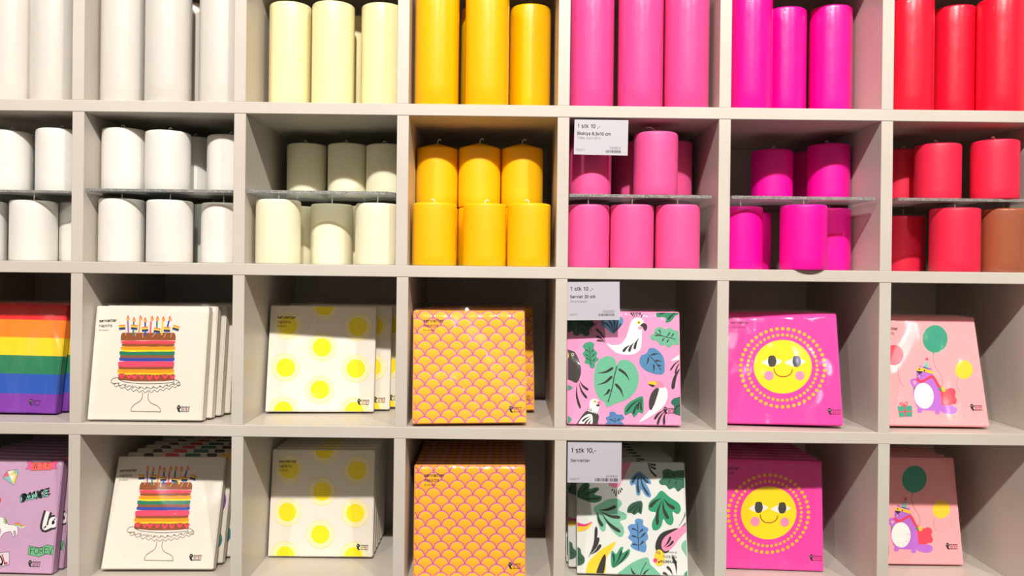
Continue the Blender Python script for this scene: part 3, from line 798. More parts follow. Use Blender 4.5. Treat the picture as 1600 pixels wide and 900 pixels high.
def pack_row(kind, desc, where, row, col, pose, art, paper, count, step=(0.0, 0.0), offs=None, side=None, stripes=None, edge_marks=(), crinkle=1.0, level=0.05, leans=None, start2=None, back=None):
    """front pack plus the packs standing behind it, each a thing of its own"""
    x, y, z, yaw, lean, roll, s = pose
    s, ht = s if isinstance(s, tuple) else (s, s)
    lo, hi = DIVX[row - 1][col] + T / 2, DIVX[row - 1][col + 1] - T / 2
    th = TH - 0.001

    def settle(x_, y_, yaw_, lean_, roll_):
        M_ = pack_matrix(x_, y_, 0, yaw_, lean_, roll_)
        low = min((M_ @ Vector((a_ * (s / 2 + .0012), b_, 0))).z for a_ in (-1, 1) for b_ in (-0.0012, th + 0.0012))
        cx_ = [(M_ @ Vector((a_ * (s / 2 + .0021), b_, c_))).x for a_ in (-1, 1) for b_ in (-0.0021, th + 0.0012) for c_ in (0, ht)]
        x_ += max(0.0, lo + .0004 - min(cx_)) - max(0.0, max(cx_) - hi + .0004)
        return pack_matrix(x_, y_, FLOOR[row - 1] + 0.0003 - low, yaw_, lean_, roll_)
    roll = max(-0.012, min(0.012, roll))
    t = empty('napkin_pack', (0, 0, 0))
    t.matrix_world = settle(x, y, yaw, lean, roll)
    seed = sum(map(ord, kind)) + row
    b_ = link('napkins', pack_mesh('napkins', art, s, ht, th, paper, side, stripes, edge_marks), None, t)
    f_ = link('plastic_film', film_mesh(s, ht, th, seed), film('plastic_film_' + kind, seed, crinkle, level), t)
    grp = '%s packs, %s' % (desc, where)
    tag(t, '%s in clear film, front of the %s' % (desc, where), 'napkins', grp)
    lo, hi = DIVX[row - 1][col] + T / 2, DIVX[row - 1][col + 1] - T / 2
    px, py, pl, pr = x, y, lean, roll
    yw = yaw
    bdesc = desc
    if back:
        bdesc, bart, bpaper, bside = back
        bmesh_ = pack_mesh('napkins', bart, s, ht, th, bpaper, bside)
    for i in range(1, count):
        pl2 = leans[min(i - 1, len(leans) - 1)] if leans else lean
        yw2 = 0.0 if start2 else yaw
        py = py + (TH + 0.0042) / math.cos(lean) / math.cos(yaw) + step[1] + max(0.0, ht * (math.sin(pl) - math.sin(pl2))) + abs(math.sin(yw - yw2)) * s * 0.5 + (abs(step[0] * math.sin(yaw)) if not offs else abs(offs[min(i, len(offs) - 1)] - offs[min(i - 1, len(offs) - 1)]) * abs(math.sin(yaw)))
        if start2 and i == 1: py += start2[1]; px += start2[0]
        px = px + step[0] if not offs else x + offs[min(i, len(offs) - 1)]
        if py + ht * math.sin(pl2) + TH * math.cos(pl2) + .002 + abs(math.sin(yw2)) * s / 2 > DEPTH - 0.001: break
        c_ = t.copy(); COL.objects.link(c_)
        for ch in (b_, f_):
            d_ = ch.copy(); COL.objects.link(d_); d_.parent = c_
            if back and ch is b_: d_.data = bmesh_
        c_.matrix_world = settle(px, py, yw2, pl2, roll)
        c_['label'] = '%s, %s from the front of the %s' % (bdesc, ORD[i], where)
        if back: c_['group'] = '%s packs, %s' % (bdesc, where)
        pl, yw = pl2, yw2
    return t


# ================================================================== napkin designs
FR = {
    'cake': [(150.4, 477.9), (325.9, 479.2), (314.7, 657.4), (135.3, 656.2)],
    'suns': [(423.0, 477.3), (588.3, 479.4), (583.4, 643.8), (414.3, 643.4)],
    'scal': [(643.2, 485.7), (816.9, 485.6), (819.9, 661.2), (641.4, 663.4)],
    'bird': [(885.0, 486.5), (1060.4, 487.7), (1063.5, 665.6), (884.7, 663.1)],
    'leaf': [(900.3, 720.7), (1069.3, 723.1), (1075.2, 901.1), (901.3, 897.0)],
    'face': [(1130.1, 490.0), (1306.2, 490.7), (1317.9, 665.8), (1136.3, 662.4)],
    'beav': [(1359.0, 493.3), (1521.0, 495.4), (1545.4, 666.7), (1377.5, 664.5)],
    'rain': [(-60.2, 473.7), (106.3, 478.5), (86.5, 647.6), (-83.7, 642.8)],
    'stick': [(-66.9, 714.6), (101.8, 722.1), (80.9, 899.5), (-91.1, 891.5)],
}
DK = '#2E2B2A'

# ---- birthday cake on a cake stand
A = Art(FR['cake'], (170, 485), 7.5)
rc = random.Random(2)


def layer(x0, x1, y0, y1, col, wob=4, end=10):
    n = 9; top = []; bot = []
    for i in range(n + 1):
        x = x0 + (x1 - x0) * i / n
        top.append((x, y0 + rc.uniform(-wob, wob) * .6)); bot.append((x, y1 + rc.uniform(-wob, wob) * .6))
    top[0] = (x0 + end * .2, y0 + 6); top[-1] = (x1 - end * .2, y0 + 6); bot[0] = (x0 + 3, y1 - 6); bot[-1] = (x1 - 3, y1 - 6)
    A.poly(top + [(x1 + 3, (y0 + y1) / 2)] + bot[::-1] + [(x0 - 3, (y0 + y1) / 2)], col, 3)


layer(110, 760, 742, 822, '#8F4A1C')
layer(104, 757, 700, 753, '#FFD000'); layer(102, 757, 684, 733, '#FF9800')
layer(112, 750, 650, 692, '#8F4A1C')
layer(430, 756, 590, 618, '#9A62A8'); layer(108, 758, 598, 662, '#FB4566')
layer(121, 762, 548, 596, '#2743A8'); layer(132, 757, 518, 560, '#8A5230')
layer(124, 763, 476, 528, '#0F7A5C'); layer(146, 765, 448, 484, '#FFD900')
layer(138, 770, 420, 464, '#FF9800'); layer(150, 762, 386, 424, '#8F4A1C')
layer(144, 771, 354, 392, '#FA3E54')
A.poly([(137, 345), (137, 300), (150, 272), (180, 262), (450, 262), (735, 262), (765, 274), (778, 300), (776, 345), (760, 352), (450, 350), (150, 354)], '#8F4A1C', 4)
A.poly([(112, 800), (112, 812), (300, 832), (450, 834), (640, 830), (765, 815), (765, 800)], '#8F4A1C', 0)
for (x0, y0, x1, y1, cl) in [(217, 118, 225, 266, '#9A6BB0'), (288, 132, 280, 296, '#128070'), (362, 118, 348, 268, '#F7992A'), (421, 138, 425, 296, '#2540A0'),
                             (490, 128, 481, 276, '#F04468'), (560, 123, 556, 286, '#17807A'), (630, 118, 614, 286, '#FFC830'), (699, 123, 668, 270, '#2540A0')]:
    A.stroke([(x0, y0), (x1, y1)], 19, cl, 0)
for (x, y) in [(220, 90), (291, 108), (368, 88), (423, 112), (503, 95), (566, 95), (635, 99), (711, 96)]:
    A.poly([(x + 2, y - 34), (x + 12, y - 8), (x + 18, y + 10), (x + 10, y + 26), (x - 4, y + 28), (x - 16, y + 14), (x - 13, y - 6)], '#F0583C', 4)
    A.poly([(x + 1, y - 8), (x + 8, y + 8), (x + 4, y + 22), (x - 6, y + 20), (x - 7, y + 6)], '#FFC23C', 4)
for (x, y, tl, px_, py_) in [(152, 200, -4, 196, 290), (294, 200, 6, 309, 302), (420, 222, -5, 396, 322), (561, 235, 10, 500, 314), (677, 225, 3, 640, 320), (783, 208, 17, 722, 318)]:
    t_ = math.radians(tl); c_, s_ = math.cos(t_), math.sin(t_)
    f_ = lambda a_, b_: (x + a_ * c_ - b_ * s_, y + a_ * s_ + b_ * c_)
    pole = (x + (34 if px_ > x and tl < 6 else (-34 if tl > 12 or tl < 0 else 20)), y - 10)
    A.stroke([pole, (px_, py_)], 6, '#E9B48A', 0)
    for b0, b1, cl in ((-30, -14, '#F4822E'), (-14, 0, '#FFCF42'), (0, 20, '#22283A'), (20, 28, '#3C6CB8')):
        A.poly([f_(-37, b0), f_(37, b0), f_(37, b1), f_(-37, b1)], cl)
for (x, y, r_) in [(148, 765, 34), (233, 775, 28), (298, 773, 34), (383, 778, 30), (475, 783, 36), (560, 783, 31), (657, 772, 34), (743, 775, 32)]:
    A.poly([(x - r_, y - 12), (x - r_ * .5, y - r_ * .8), (x, y - r_ * .6), (x + r_ * .6, y - r_ * .8), (x + r_, y - 10), (x + r_ * .6, y + r_ * .6), (x, y + r_), (x - r_ * .6, y + r_ * .6)], '#FB3F55', 4)
    st = []
    for k in range(10):
        an = math.pi * 2 * k / 10 + .3; q = r_ * (.72 if k % 2 == 0 else .22); st.append((x + q * math.cos(an), y - r_ * .45 + q * .7 * math.sin(an)))
    A.poly(st, '#1C4A30')
# cake stand drawn in line
A.crop((130, 465), 4.5)
INK = '#35302C'
A.stroke([(247, 565), (248, 574), (290, 592), (370, 602), (440, 606), (530, 604), (610, 598), (634, 592), (634, 580)], 2.6, INK)
A.stroke([(247, 562), (215, 566), (197, 580), (196, 596), (212, 603), (228, 599)], 2.6, INK)
A.stroke([(634, 574), (662, 584), (678, 600), (676, 618), (660, 620)], 2.6, INK)


def wave(x0, x1, yb, sag, amp, n):
    P = []
    for i in range(n * 4 + 1):
        t = i / (n * 4); x = x0 + (x1 - x0) * t
        P.append((x, yb + sag * math.sin(math.pi * t) + amp * math.sin(2 * math.pi * n * t)))
    return P


A.stroke(wave(205, 676, 600, 36, 7, 11), 2.4, INK, 3)
A.stroke(wave(216, 676, 616, 44, 8, 11), 2.4, INK, 3)
for i in range(9):
    t = (i + .5) / 9; A.ring(222 + 440 * t, 597 + 34 * math.sin(math.pi * t), 3.0, 3.0, 2.2, INK, 10)
A.stroke([(415, 664), (413, 700), (396, 728), (352, 756), (338, 778), (333, 799)], 2.6, INK)
A.stroke([(458, 664), (454, 706), (472, 738), (520, 762), (538, 782), (543, 804)], 2.6, INK)
A.stroke([(333, 799), (440, 801), (543, 804)], 2.6, INK)
A.heading(0.035, 0.115, 0.155, -0.04); A.logo(0.775, 0.868)
CAKE = A

# ---- yellow suns with pale rings
A = Art(FR['suns'], (410, 465), 4.5)
for (x, y) in [(436, 60), (180, 196), (672, 206), (420, 350), (165, 493), (658, 500), (405, 648), (148, 795), (645, 800)]:
    A.ell(x, y, 94, col='#FBF3D2', n=40)
    for q, wd_ in ((74, 6), (84, 3), (92, 5)): A.ring(x, y, q, q, wd_, '#F6E493', 64)
    A.ring(x, y, 99, 99, 3, '#F6E9B0', 80, dash=True)
    A.ell(x, y, 66, col='#FFE600', n=40)
A.heading(0.068, 0.095, 0.172); A.logo(0.845, 0.878)
SUNS = A

# ---- orange scallop fans
A = Art()
du, dv = 0.1415, 0.0668
lobes = 13
for rI in range(-1, 17):
    cells = []
    for cI in range(-1, 9):
        cx = 0.115 + cI * du + (0.0 if rI % 2 == 0 else du / 2) - 0.010
        if -.09 < cx < 1.09: cells.append((cx, 0.045 + rI * dv))
    rx, ry = du * 0.505, dv * 1.02
    R1, R2 = du * 0.385, dv * 0.76
    for stage in range(4):
        A.layers += 1; A.hold = True
        for cx, cy in cells:
            cyf = cy + dv * 0.30
            if stage == 0: A.ell(cx, cyf, rx, ry, '#B8506E', n=22)
            elif stage == 1: A.ell(cx, cyf + dv * .03, rx * .92, ry * .94, '#F08CA8', n=22)
            elif stage == 2:
                P = []
                for k in range(lobes * 3 + 1):
                    t = math.pi + math.pi * k / (lobes * 3)
                    q = 1 + 0.05 * abs(math.sin(lobes * (t - math.pi) / 2))
                    P.append((cx + R1 * q * math.cos(t), cyf + R2 * q * math.sin(t)))
                P += [(cx + R1 * .86, cyf + dv * .30), (cx + R1 * .42, cyf + dv * .62), (cx + R1 * .12, cyf + dv * 1.05), (cx - R1 * .12, cyf + dv * 1.05), (cx - R1 * .42, cyf + dv * .62), (cx - R1 * .86, cyf + dv * .30)]
                A.poly(P, '#FFC80A', col2='#EE8830')
            else:
                for q, m_ in ((.80, 9), (.50, 6), (.22, 3)):
                    for k in range(m_):
                        t = math.pi * (1.04 + .92 * k / (m_ - 1))
                        A.ell(cx + R1 * q * math.cos(t), cyf + R2 * q * math.sin(t) + .002, .0028, .0028, '#DE9410', n=5)
        A.hold = False
A.heading(0.090, 0.075, 0.180, col='#2C1208'); A.logo(0.845, 0.852)
SCAL = A

# ---- birds and leaves on pink
PK = '#F39AC6'
A = Art(FR['bird'], (880, 475), 4.5)
A.poly([(0, 90), (60, 95), (190, 110), (206, 152), (178, 182), (182, 214), (152, 228), (122, 208), (98, 224), (68, 216), (60, 192), (10, 198)], '#1F5A48', 4)
for q in ((120, 110, 60, 190), (120, 110, 100, 200), (120, 110, 150, 205), (120, 110, 180, 160)): A.blade(*q, 9, '#16302A')
A.poly([(262, 100), (340, 80), (412, 100), (412, 145), (386, 172), (350, 212), (308, 182), (272, 150)], '#5C90BC', 4)
for q in ((348, 205, 285, 130), (348, 205, 318, 115), (348, 205, 350, 105), (348, 205, 382, 115), (348, 205, 402, 135)): A.blade(*q, 13, '#2B3C4C')
A.poly([(650, 62), (672, 42), (720, 30), (815, 30), (822, 50), (812, 72), (785, 84), (768, 105), (745, 127), (716, 132), (718, 102), (690, 94), (655, 95)], '#1F8A62', 4)
for q in ((812, 50, 670, 75), (812, 52, 730, 112), (800, 45, 690, 52)): A.blade(*q, 13, '#22302C')
# cockatoo
for q in ((496, 100, 468, 60), (504, 95, 480, 48), (512, 92, 500, 40), (522, 92, 518, 40), (532, 95, 536, 56), (540, 100, 552, 76)): A.blade(*q, 11, DK, 0.02)
for q in ((292, 264, 224, 175), (290, 268, 226, 228), (288, 271, 232, 258)): A.blade(*q, 15)
A.poly([(302, 278), (345, 290), (400, 282), (432, 245), (452, 190), (468, 140), (488, 108), (518, 98), (548, 106), (562, 135), (552, 170), (548, 215), (546, 270), (538, 318), (505, 348), (450, 359), (385, 350), (340, 322)], '#F2F1EE', 4)
A.ell(536, 170, 15, 13, '#F59AB8'); A.ell(527, 132, 13, 12, '#E8D830'); A.ell(527, 132, 5.5, 5.5, '#1C1A18', n=12)
A.poly([(537, 152), (556, 136), (578, 142), (586, 165), (574, 192), (562, 180), (552, 164)], DK, 4)
for q in ((528, 240, 497, 320), (494, 272, 458, 338), (466, 290, 416, 338)): A.blade(*q, 19)
# leaf at the left
A.poly([(150, 276), (185, 267), (214, 284), (210, 316), (236, 345), (228, 370), (246, 392), (221, 415), (216, 448), (190, 452), (175, 425), (146, 416), (152, 385), (132, 352), (148, 325), (132, 300)], '#3D9C78', 4)
A.stroke([(180, 300), (184, 360), (190, 430)], 4, DK)
for q in ((184, 350, 152, 322), (186, 385, 150, 355), (188, 410, 155, 378), (184, 345, 208, 320), (187, 378, 216, 350), (189, 408, 220, 385)): A.blade(*q, 7)
# leaf at the right
A.poly([(604, 232), (634, 205), (642, 175), (680, 162), (712, 180), (745, 168), (772, 184), (806, 192), (806, 222), (824, 250), (805, 288), (770, 285), (738, 310), (712, 290), (680, 292), (655, 262), (626, 256)], '#6CB695', 4)
A.stroke([(642, 205), (700, 228), (784, 248)], 5, DK)
for q in ((680, 220, 668, 180), (716, 234, 745, 200), (745, 240, 772, 208), (690, 228, 640, 225), (715, 238, 690, 262), (745, 246, 725, 272)): A.blade(*q, 9)
# big heart leaf
A.poly([(305, 726), (285, 690), (245, 660), (217, 590), (213, 500), (234, 415), (282, 372), (332, 370), (362, 392), (372, 432), (392, 400), (448, 395), (502, 438), (527, 512), (508, 605), (450, 668), (360, 702)], '#6ABA96', 4)
A.stroke([(373, 437), (352, 520), (340, 590), (310, 692)], 7, DK)
for q in ((348, 448, 234, 487), (340, 508, 235, 570), (322, 600, 278, 646), (384, 458, 462, 542), (360, 562, 418, 658)):
    A.blade(q[2], q[3], q[0], q[1], 19, DK, 0.10)
# blue leaf
A.poly([(700, 490), (640, 492), (572, 466), (533, 420), (540, 368), (580, 348), (600, 314), (642, 314), (692, 360), (708, 420)], '#4E88B4', 4)
A.stroke([(598, 364), (640, 405), (684, 468)], 5, DK)
for q in ((676, 352, 612, 362), (578, 430, 594, 376), (628, 482, 630, 425), (690, 408, 640, 402), (690, 440, 655, 432)): A.blade(*q, 12)
# black bird
for q in ((94, 556, 116, 735), (106, 556, 163, 664), (110, 540, 172, 606)): A.blade(*q, 17)
A.poly([(0, 330), (50, 328), (78, 342), (104, 390), (120, 450), (116, 505), (92, 553), (55, 540), (10, 505)], '#3B3735', 4)
A.ring(62, 357, 6, 6, 5, '#CFC8C0', 16); A.poly([(0, 350), (30, 345), (36, 365), (28, 382), (0, 380)], '#D8C23A', 3)
# bird leaving at the right
A.poly([(752, 402), (800, 365), (850, 340), (850, 395), (800, 395)], '#EFEDEA', 3)
for q in ((822, 392, 748, 468), (826, 400, 782, 492)): A.blade(*q, 12)
A.blade(824, 440, 765, 600, 26)
# small white bird
A.poly([(95, 855), (105, 820), (140, 770), (165, 752), (205, 768), (244, 782), (240, 830), (225, 856)], '#3B3735', 4)
A.poly([(105, 855), (118, 815), (155, 782), (190, 775), (202, 800), (190, 856)], '#EDEBE8', 4)
for q in ((190, 790, 128, 828), (192, 800, 145, 850), (194, 815, 172, 856)): A.blade(*q, 13)
A.poly([(180, 700), (190, 675), (225, 668), (252, 690), (252, 720), (240, 755), (240, 775), (205, 765), (165, 750), (178, 728)], '#EFEDEA', 4)
for q in ((172, 725, 168, 750), (182, 728, 180, 752), (192, 732, 192, 756), (212, 755, 208, 772), (224, 758, 222, 776), (236, 758, 236, 776)): A.blade(*q, 6, DK, 0)
A.ell(218, 687, 10, 9, '#D8C830'); A.ell(218, 687, 4, 4, '#1C1A18', n=10)
A.poly([(232, 690), (252, 685), (258, 705), (240, 706)], '#F2708A', 2); A.poly([(226, 708), (252, 708), (246, 722), (232, 720)], DK, 2)
# hand-shaped leaf
A.poly([(552, 650), (560, 700), (556, 766), (526, 760), (512, 780), (490, 796), (474, 764), (432, 782), (424, 745), (446, 704), (500, 668)], '#22946A', 4)
for q in ((548, 665, 436, 762), (548, 670, 486, 780), (548, 675, 545, 750), (546, 672, 518, 745)): A.blade(*q, 14)
# pink headed bird
for q in ((704, 745, 636, 812), (712, 750, 657, 850), (720, 750, 705, 850)): A.blade(*q, 17)
A.poly([(656, 588), (690, 570), (722, 600), (730, 640), (718, 692), (680, 740), (610, 792), (530, 832), (580, 770), (640, 702)], '#EFEDEA', 4)
A.poly([(640, 598), (668, 594), (655, 650), (622, 738), (604, 748), (598, 690), (612, 635)], '#3B3735', 4)
A.poly([(632, 560), (652, 542), (690, 552), (708, 590), (690, 590), (655, 592), (635, 580)], '#F48AAE', 4)
A.poly([(590, 560), (614, 543), (644, 550), (648, 570), (620, 572)], '#FFC626', 3); A.poly([(595, 564), (640, 572), (622, 583)], DK, 3)
A.ell(653, 559, 7, 6, '#D8C830'); A.ell(653, 559, 3, 3, '#1C1A18', n=8)
# edge leaves
A.poly([(292, 856), (306, 826), (294, 800), (318, 788), (322, 762), (352, 758), (376, 778), (408, 778), (424, 806), (400, 822), (420, 856)], '#4E7FB4', 4)
A.stroke([(358, 800), (360, 855)], 4, DK); A.blade(358, 830, 320, 812, 8); A.blade(360, 825, 395, 806, 8)
A.poly([(0, 568), (35, 572), (62, 588), (40, 604), (0, 618)], '#3D9C78', 3)
A.poly([(0, 780), (38, 792), (54, 812), (40, 835), (0, 850)], '#3D9C78', 3)
A.poly([(850, 650), (800, 658), (768, 668), (753, 695), (776, 720), (770, 760), (798, 780), (850, 776)], '#1F6A50', 4); A.blade(845, 705, 785, 730, 12)
A.heading(0.09, 0.10, 0.17); A.logo(0.845, 0.838)
BIRD = A

# ---- leaves and birds on white (packed upside down)
A = Art(FR['leaf'], (880, 700), 4.5)
A.poly([(410, 60), (478, 62), (482, 96), (455, 150), (422, 222), (400, 230), (330, 120)], '#F08CB0', 3)
A.poly([(318, 250), (405, 240), (400, 262), (385, 280), (345, 280)], '#F08CB0', 3)
for q in ((352, 288, 340, 305), (362, 290, 356, 322), (375, 290, 368, 342), (385, 287, 390, 330), (394, 283, 404, 318), (400, 278, 416, 300)): A.blade(*q, 10, DK, 0)
for q in ((590, 105, 652, 122), (590, 110, 652, 152), (592, 114, 656, 206)): A.blade(*q, 15)
A.poly([(672, 236), (700, 208), (697, 166), (735, 150), (775, 165), (815, 160), (862, 172), (866, 270), (838, 285), (806, 310), (780, 282), (745, 294), (720, 266), (688, 262)], '#2C6A50', 4)
A.stroke([(705, 200), (780, 218), (860, 232)], 4, '#1A3228')
for q in ((740, 210, 725, 180), (780, 218, 770, 185), (760, 216, 740, 250), (800, 222, 790, 262)): A.blade(*q, 8, '#1A3228')
A.poly([(532, 168), (565, 190), (612, 232), (613, 258), (582, 252), (602, 290), (617, 335), (606, 351), (575, 336), (548, 295), (538, 334), (514, 328), (505, 260), (478, 268), (467, 238), (490, 200)], '#5F95C6', 4)
for q in ((532, 185, 484, 250), (534, 190, 530, 320), (540, 190, 602, 338), (545, 190, 600, 248)): A.blade(*q, 17, '#2E3A46')
A.poly([(690, 303), (750, 350), (812, 392), (826, 440), (802, 468), (768, 450), (776, 510), (760, 544), (728, 535), (704, 502), (690, 550), (662, 580), (630, 576), (624, 530), (652, 460), (618, 450), (598, 430), (606, 384), (650, 345)], '#28966A', 4)
for q in ((690, 355, 608, 420), (692, 370, 662, 545), (698, 370, 738, 502), (706, 360, 784, 430)): A.blade(*q, 24, '#232C28')
A.poly([(94, 322), (128, 265), (165, 248), (188, 262), (182, 290), (238, 280), (250, 298), (218, 330), (268, 344), (264, 372), (215, 389), (150, 372), (94, 346)], '#1E7450', 4)
for q in ((96, 330, 170, 270), (98, 334, 235, 296), (98, 340, 258, 356)): A.blade(*q, 15, '#1C2C26')
A.poly([(214, 426), (262, 392), (325, 362), (390, 364), (412, 398), (388, 438), (440, 465), (442, 502), (398, 518), (424, 562), (424, 612), (395, 628), (345, 585), (302, 532), (296, 582), (266, 584), (242, 525), (230, 470)], '#7ABC9C', 4)
for q in ((250, 440, 372, 412), (262, 450, 402, 492), (268, 460, 402, 595), (240, 455, 277, 556)): A.blade(*q, 24, '#26302C')
A.poly([(553, 379), (550, 465), (526, 456), (500, 473), (478, 460), (450, 455), (456, 418), (490, 388)], '#245A44', 4)
for q in ((548, 390, 462, 450), (548, 395, 492, 464), (548, 398, 538, 452)): A.blade(*q, 10, '#1A2822')
A.poly([(525, 499), (560, 510), (562, 545), (598, 570), (590, 600), (598, 636), (580, 662), (586, 700), (575, 736), (535, 728), (500, 716), (472, 690), (486, 664), (456, 634), (470, 605), (453, 560), (475, 540), (505, 535), (504, 512)], '#5B90C6', 4)
A.stroke([(522, 530), (526, 620), (530, 722)], 5, '#26303C')
for q in ((525, 590, 482, 570), (527, 640, 482, 620), (529, 690, 486, 680), (526, 600, 560, 572), (528, 640, 575, 598), (530, 690, 564, 655)): A.blade(*q, 12, '#26303C')
A.poly([(80, 520), (150, 545), (205, 520), (184, 562), (140, 588), (80, 586)], '#F2C22C', 3); A.poly([(80, 522), (150, 540), (205, 520), (165, 552), (110, 554), (80, 545)], '#D8307A', 3)
for q in ((180, 770, 232, 556), (192, 750, 248, 632), (196, 752, 264, 682)): A.blade(*q, 22)
A.poly([(170, 895), (168, 830), (200, 778), (272, 715), (368, 663), (342, 718), (302, 785), (290, 895)], '#F0CE28', 4)
A.poly([(232, 895), (256, 812), (290, 750), (300, 790), (280, 895)], '#262322', 3)
A.poly([(348, 846), (336, 765), (345, 725), (372, 748), (400, 705), (422, 700), (416, 742), (465, 713), (462, 756), (420, 802)], '#28966A', 4)
for q in ((350, 838, 350, 745), (352, 838, 410, 722), (354, 840, 455, 730)): A.blade(*q, 14, '#232C28')
A.poly([(395, 900), (430, 850), (500, 802), (590, 772), (612, 820), (652, 860), (668, 905)], '#6FB898', 4)
A.stroke([(585, 805), (555, 860), (540, 900)], 5, '#26302C'); A.blade(475, 840, 510, 900, 16); A.blade(612, 850, 560, 900, 14)
A.poly([(652, 720), (652, 665), (686, 605), (745, 578), (810, 570), (765, 640), (742, 728), (700, 742)], '#262322', 4)
A.poly([(690, 690), (712, 630), (790, 580), (875, 538), (875, 575), (815, 640), (765, 705), (715, 728)], '#F38EB4', 4)
for q in ((705, 700, 755, 625), (715, 705, 775, 655)): A.blade(*q, 17)
A.poly([(645, 742), (670, 716), (700, 732), (712, 770), (702, 822), (660, 830), (640, 790)], '#F2CC2E', 4); A.ell(648, 793, 15, 16, '#E8407A'); A.ell(672, 806, 5, 8, DK, n=10)
for q in ((655, 722, 656, 742), (665, 724, 668, 748), (676, 728, 680, 750)): A.blade(*q, 6, DK, 0)
for q in ((808, 560, 870, 395), (826, 560, 872, 512)): A.blade(*q, 9)
for q in ((796, 888, 768, 765), (770, 895, 728, 835), (740, 900, 700, 880)): A.blade(*q, 18)
A.poly([(880, 650), (838, 668), (832, 702), (850, 738), (880, 772)], '#7ABC9C', 3)
A.poly([(70, 700), (118, 710), (127, 745), (150, 775), (146, 812), (110, 830), (70, 818)], '#2A5E48', 4); A.blade(90, 765, 135, 790, 8, '#1A3228')
A.poly([(850, 895), (868, 866), (890, 860), (890, 910)], '#28966A', 2)
A.heading(0.905, 0.90, 0.165, 0.02, flip=True)
LEAF = A

# ---- smiling sun on magenta
A = Art(FR['face'], (1120, 475), 4.286)
A.layers += 1; A.hold = True
for k in range(46):
    t = 2 * math.pi * (k + .5) / 46
    A.ell(439 + 232 * math.cos(t), 429 + 219 * math.sin(t), 10.5, 10.5, '#F8B414', n=14)
    A.ell(440 + 281 * math.cos(t), 430 + 262 * math.sin(t), 12.5, 12, '#F8B414', n=14)
A.hold = False
A.ell(441, 423, 195, 180, '#FFD900', n=56)
for (x, y, w_, e_, px_) in [(368, 388, 68, 30, 370), (524, 389, 70, 30, 535)]:
    A.poly([(x - w_, y + 6), (x - 30, y - 16), (x, y - 28), (x + 30, y - 20), (x + w_, y - 2), (x + 34, y + 22), (x, y + 33), (x - 36, y + 24)], '#EEE9DC', 4)
    A.poly([(px_ - 20, y - 36), (px_ + 14, y - 38), (px_ + 27, y - 10), (px_ + 26, y + 14), (px_ + 12, y + 34), (px_ - 16, y + 33), (px_ - 28, y + 6), (px_ - 27, y - 12)], '#3A3A36', 4)
A.stroke([(382, 434), (390, 464), (415, 485), (443, 490), (475, 484), (498, 464), (505, 440)], 6.5, '#8E3C12')
A.ell(348, 483, 32, col='#F58CB4'); A.ell(556, 483, 31, col='#F58CB4')
A.heading(0.055, 0.070, 0.178, 0.0); A.logo(0.872, 0.850)
FACE = A

# ---- beaver in a cape with balloons on light pink
A = Art(FR['beav'], (1385, 480), 4.5)
A.ell(338, 222, 88, 97, '#2F9C7E', n=40); A.poly([(318, 326), (326, 314), (335, 325)], '#2F9C7E')
A.stroke([(326, 324), (326, 365), (345, 425), (378, 475), (390, 520), (389, 560)], 2.4, '#5A3040')
A.ell(48, 336, 68, 72, '#F2465C', n=36); A.stroke([(80, 408), (78, 465), (92, 520), (114, 556)], 2.2, '#7A4048')
A.ell(541, 438, 62, 65, '#FFD02C', n=36); A.stroke([(498, 498), (489, 535), (498, 568), (512, 592)], 2.2, '#8A5A40')
A.crop((1385, 540), 7.5)
A.poly([(600, 470), (690, 510), (740, 495), (785, 506), (804, 545), (796, 590), (818, 640), (800, 682), (760, 684), (738, 702), (640, 692), (600, 600)], '#FA4258', 4)
A.poly([(600, 690), (680, 700), (740, 698), (800, 715), (820, 750), (800, 790), (735, 803), (660, 785), (620, 755)], '#BC6CD2', 4)
A.stroke([(350, 398), (300, 400), (286, 420), (300, 452), (322, 482)], 34, '#BC6CD2')
A.poly([(342, 345), (352, 275), (420, 248), (500, 265), (535, 310), (550, 380), (596, 470), (628, 580), (640, 700), (615, 758), (520, 762), (400, 750), (345, 705), (320, 630), (305, 520), (345, 420)], '#BC6CD2', 4)
for (x, y) in ((383, 762), (592, 782)): A.ell(x, y, 31, 24, '#BC6CD2'); A.poly([(x - 26, y - 50), (x + 30, y - 50), (x + 28, y + 4), (x - 22, y + 6)], '#BC6CD2')
A.ell(387, 241, 15, 17, '#C47AC8', -30); A.ell(511, 272, 14, 16, '#C47AC8', 30)
A.ell(432, 586, 114, 152, '#F6F1EA', -8, n=40)
rb = random.Random(5)
for k in range(46):
    an = rb.uniform(-.2, 2.4); q = rb.uniform(.55, .93)
    x, y = 432 + 112 * q * math.cos(an), 592 + 146 * q * math.sin(an); A.stroke([(x, y), (x + 4, y + 9)], 3, '#A89AA0', 0)
A.poly([(352, 262), (400, 258), (440, 268), (530, 300), (534, 330), (480, 318), (420, 300), (352, 292)], '#FFC42C', 3)
A.ell(377, 275, 9, 10, DK, n=12); A.ell(436, 292, 9, 10, DK, n=12)
A.poly([(350, 296), (410, 305), (400, 322), (382, 334), (364, 322)], '#2E2030', 3)
A.stroke([(356, 338), (368, 352), (384, 345), (392, 356), (410, 350)], 4, '#4A2850'); A.poly([(366, 352), (384, 350), (382, 362), (368, 361)], '#F6F1EA')
A.stroke([(346, 378), (375, 412), (410, 418), (460, 392), (525, 358), (560, 395), (600, 465), (642, 510)], 27, '#F0384E')
A.poly([(424, 245), (445, 210), (466, 172), (480, 220), (492, 268)], '#8FCFC4')
for q in ((440, 222, 478, 232), (452, 198, 473, 205), (430, 240, 486, 252)): A.stroke([q[:2], q[2:]], 5, '#4E8C86', 0)
A.stroke([(420, 246), (455, 262), (492, 268)], 6, '#5A4A60')
st = []
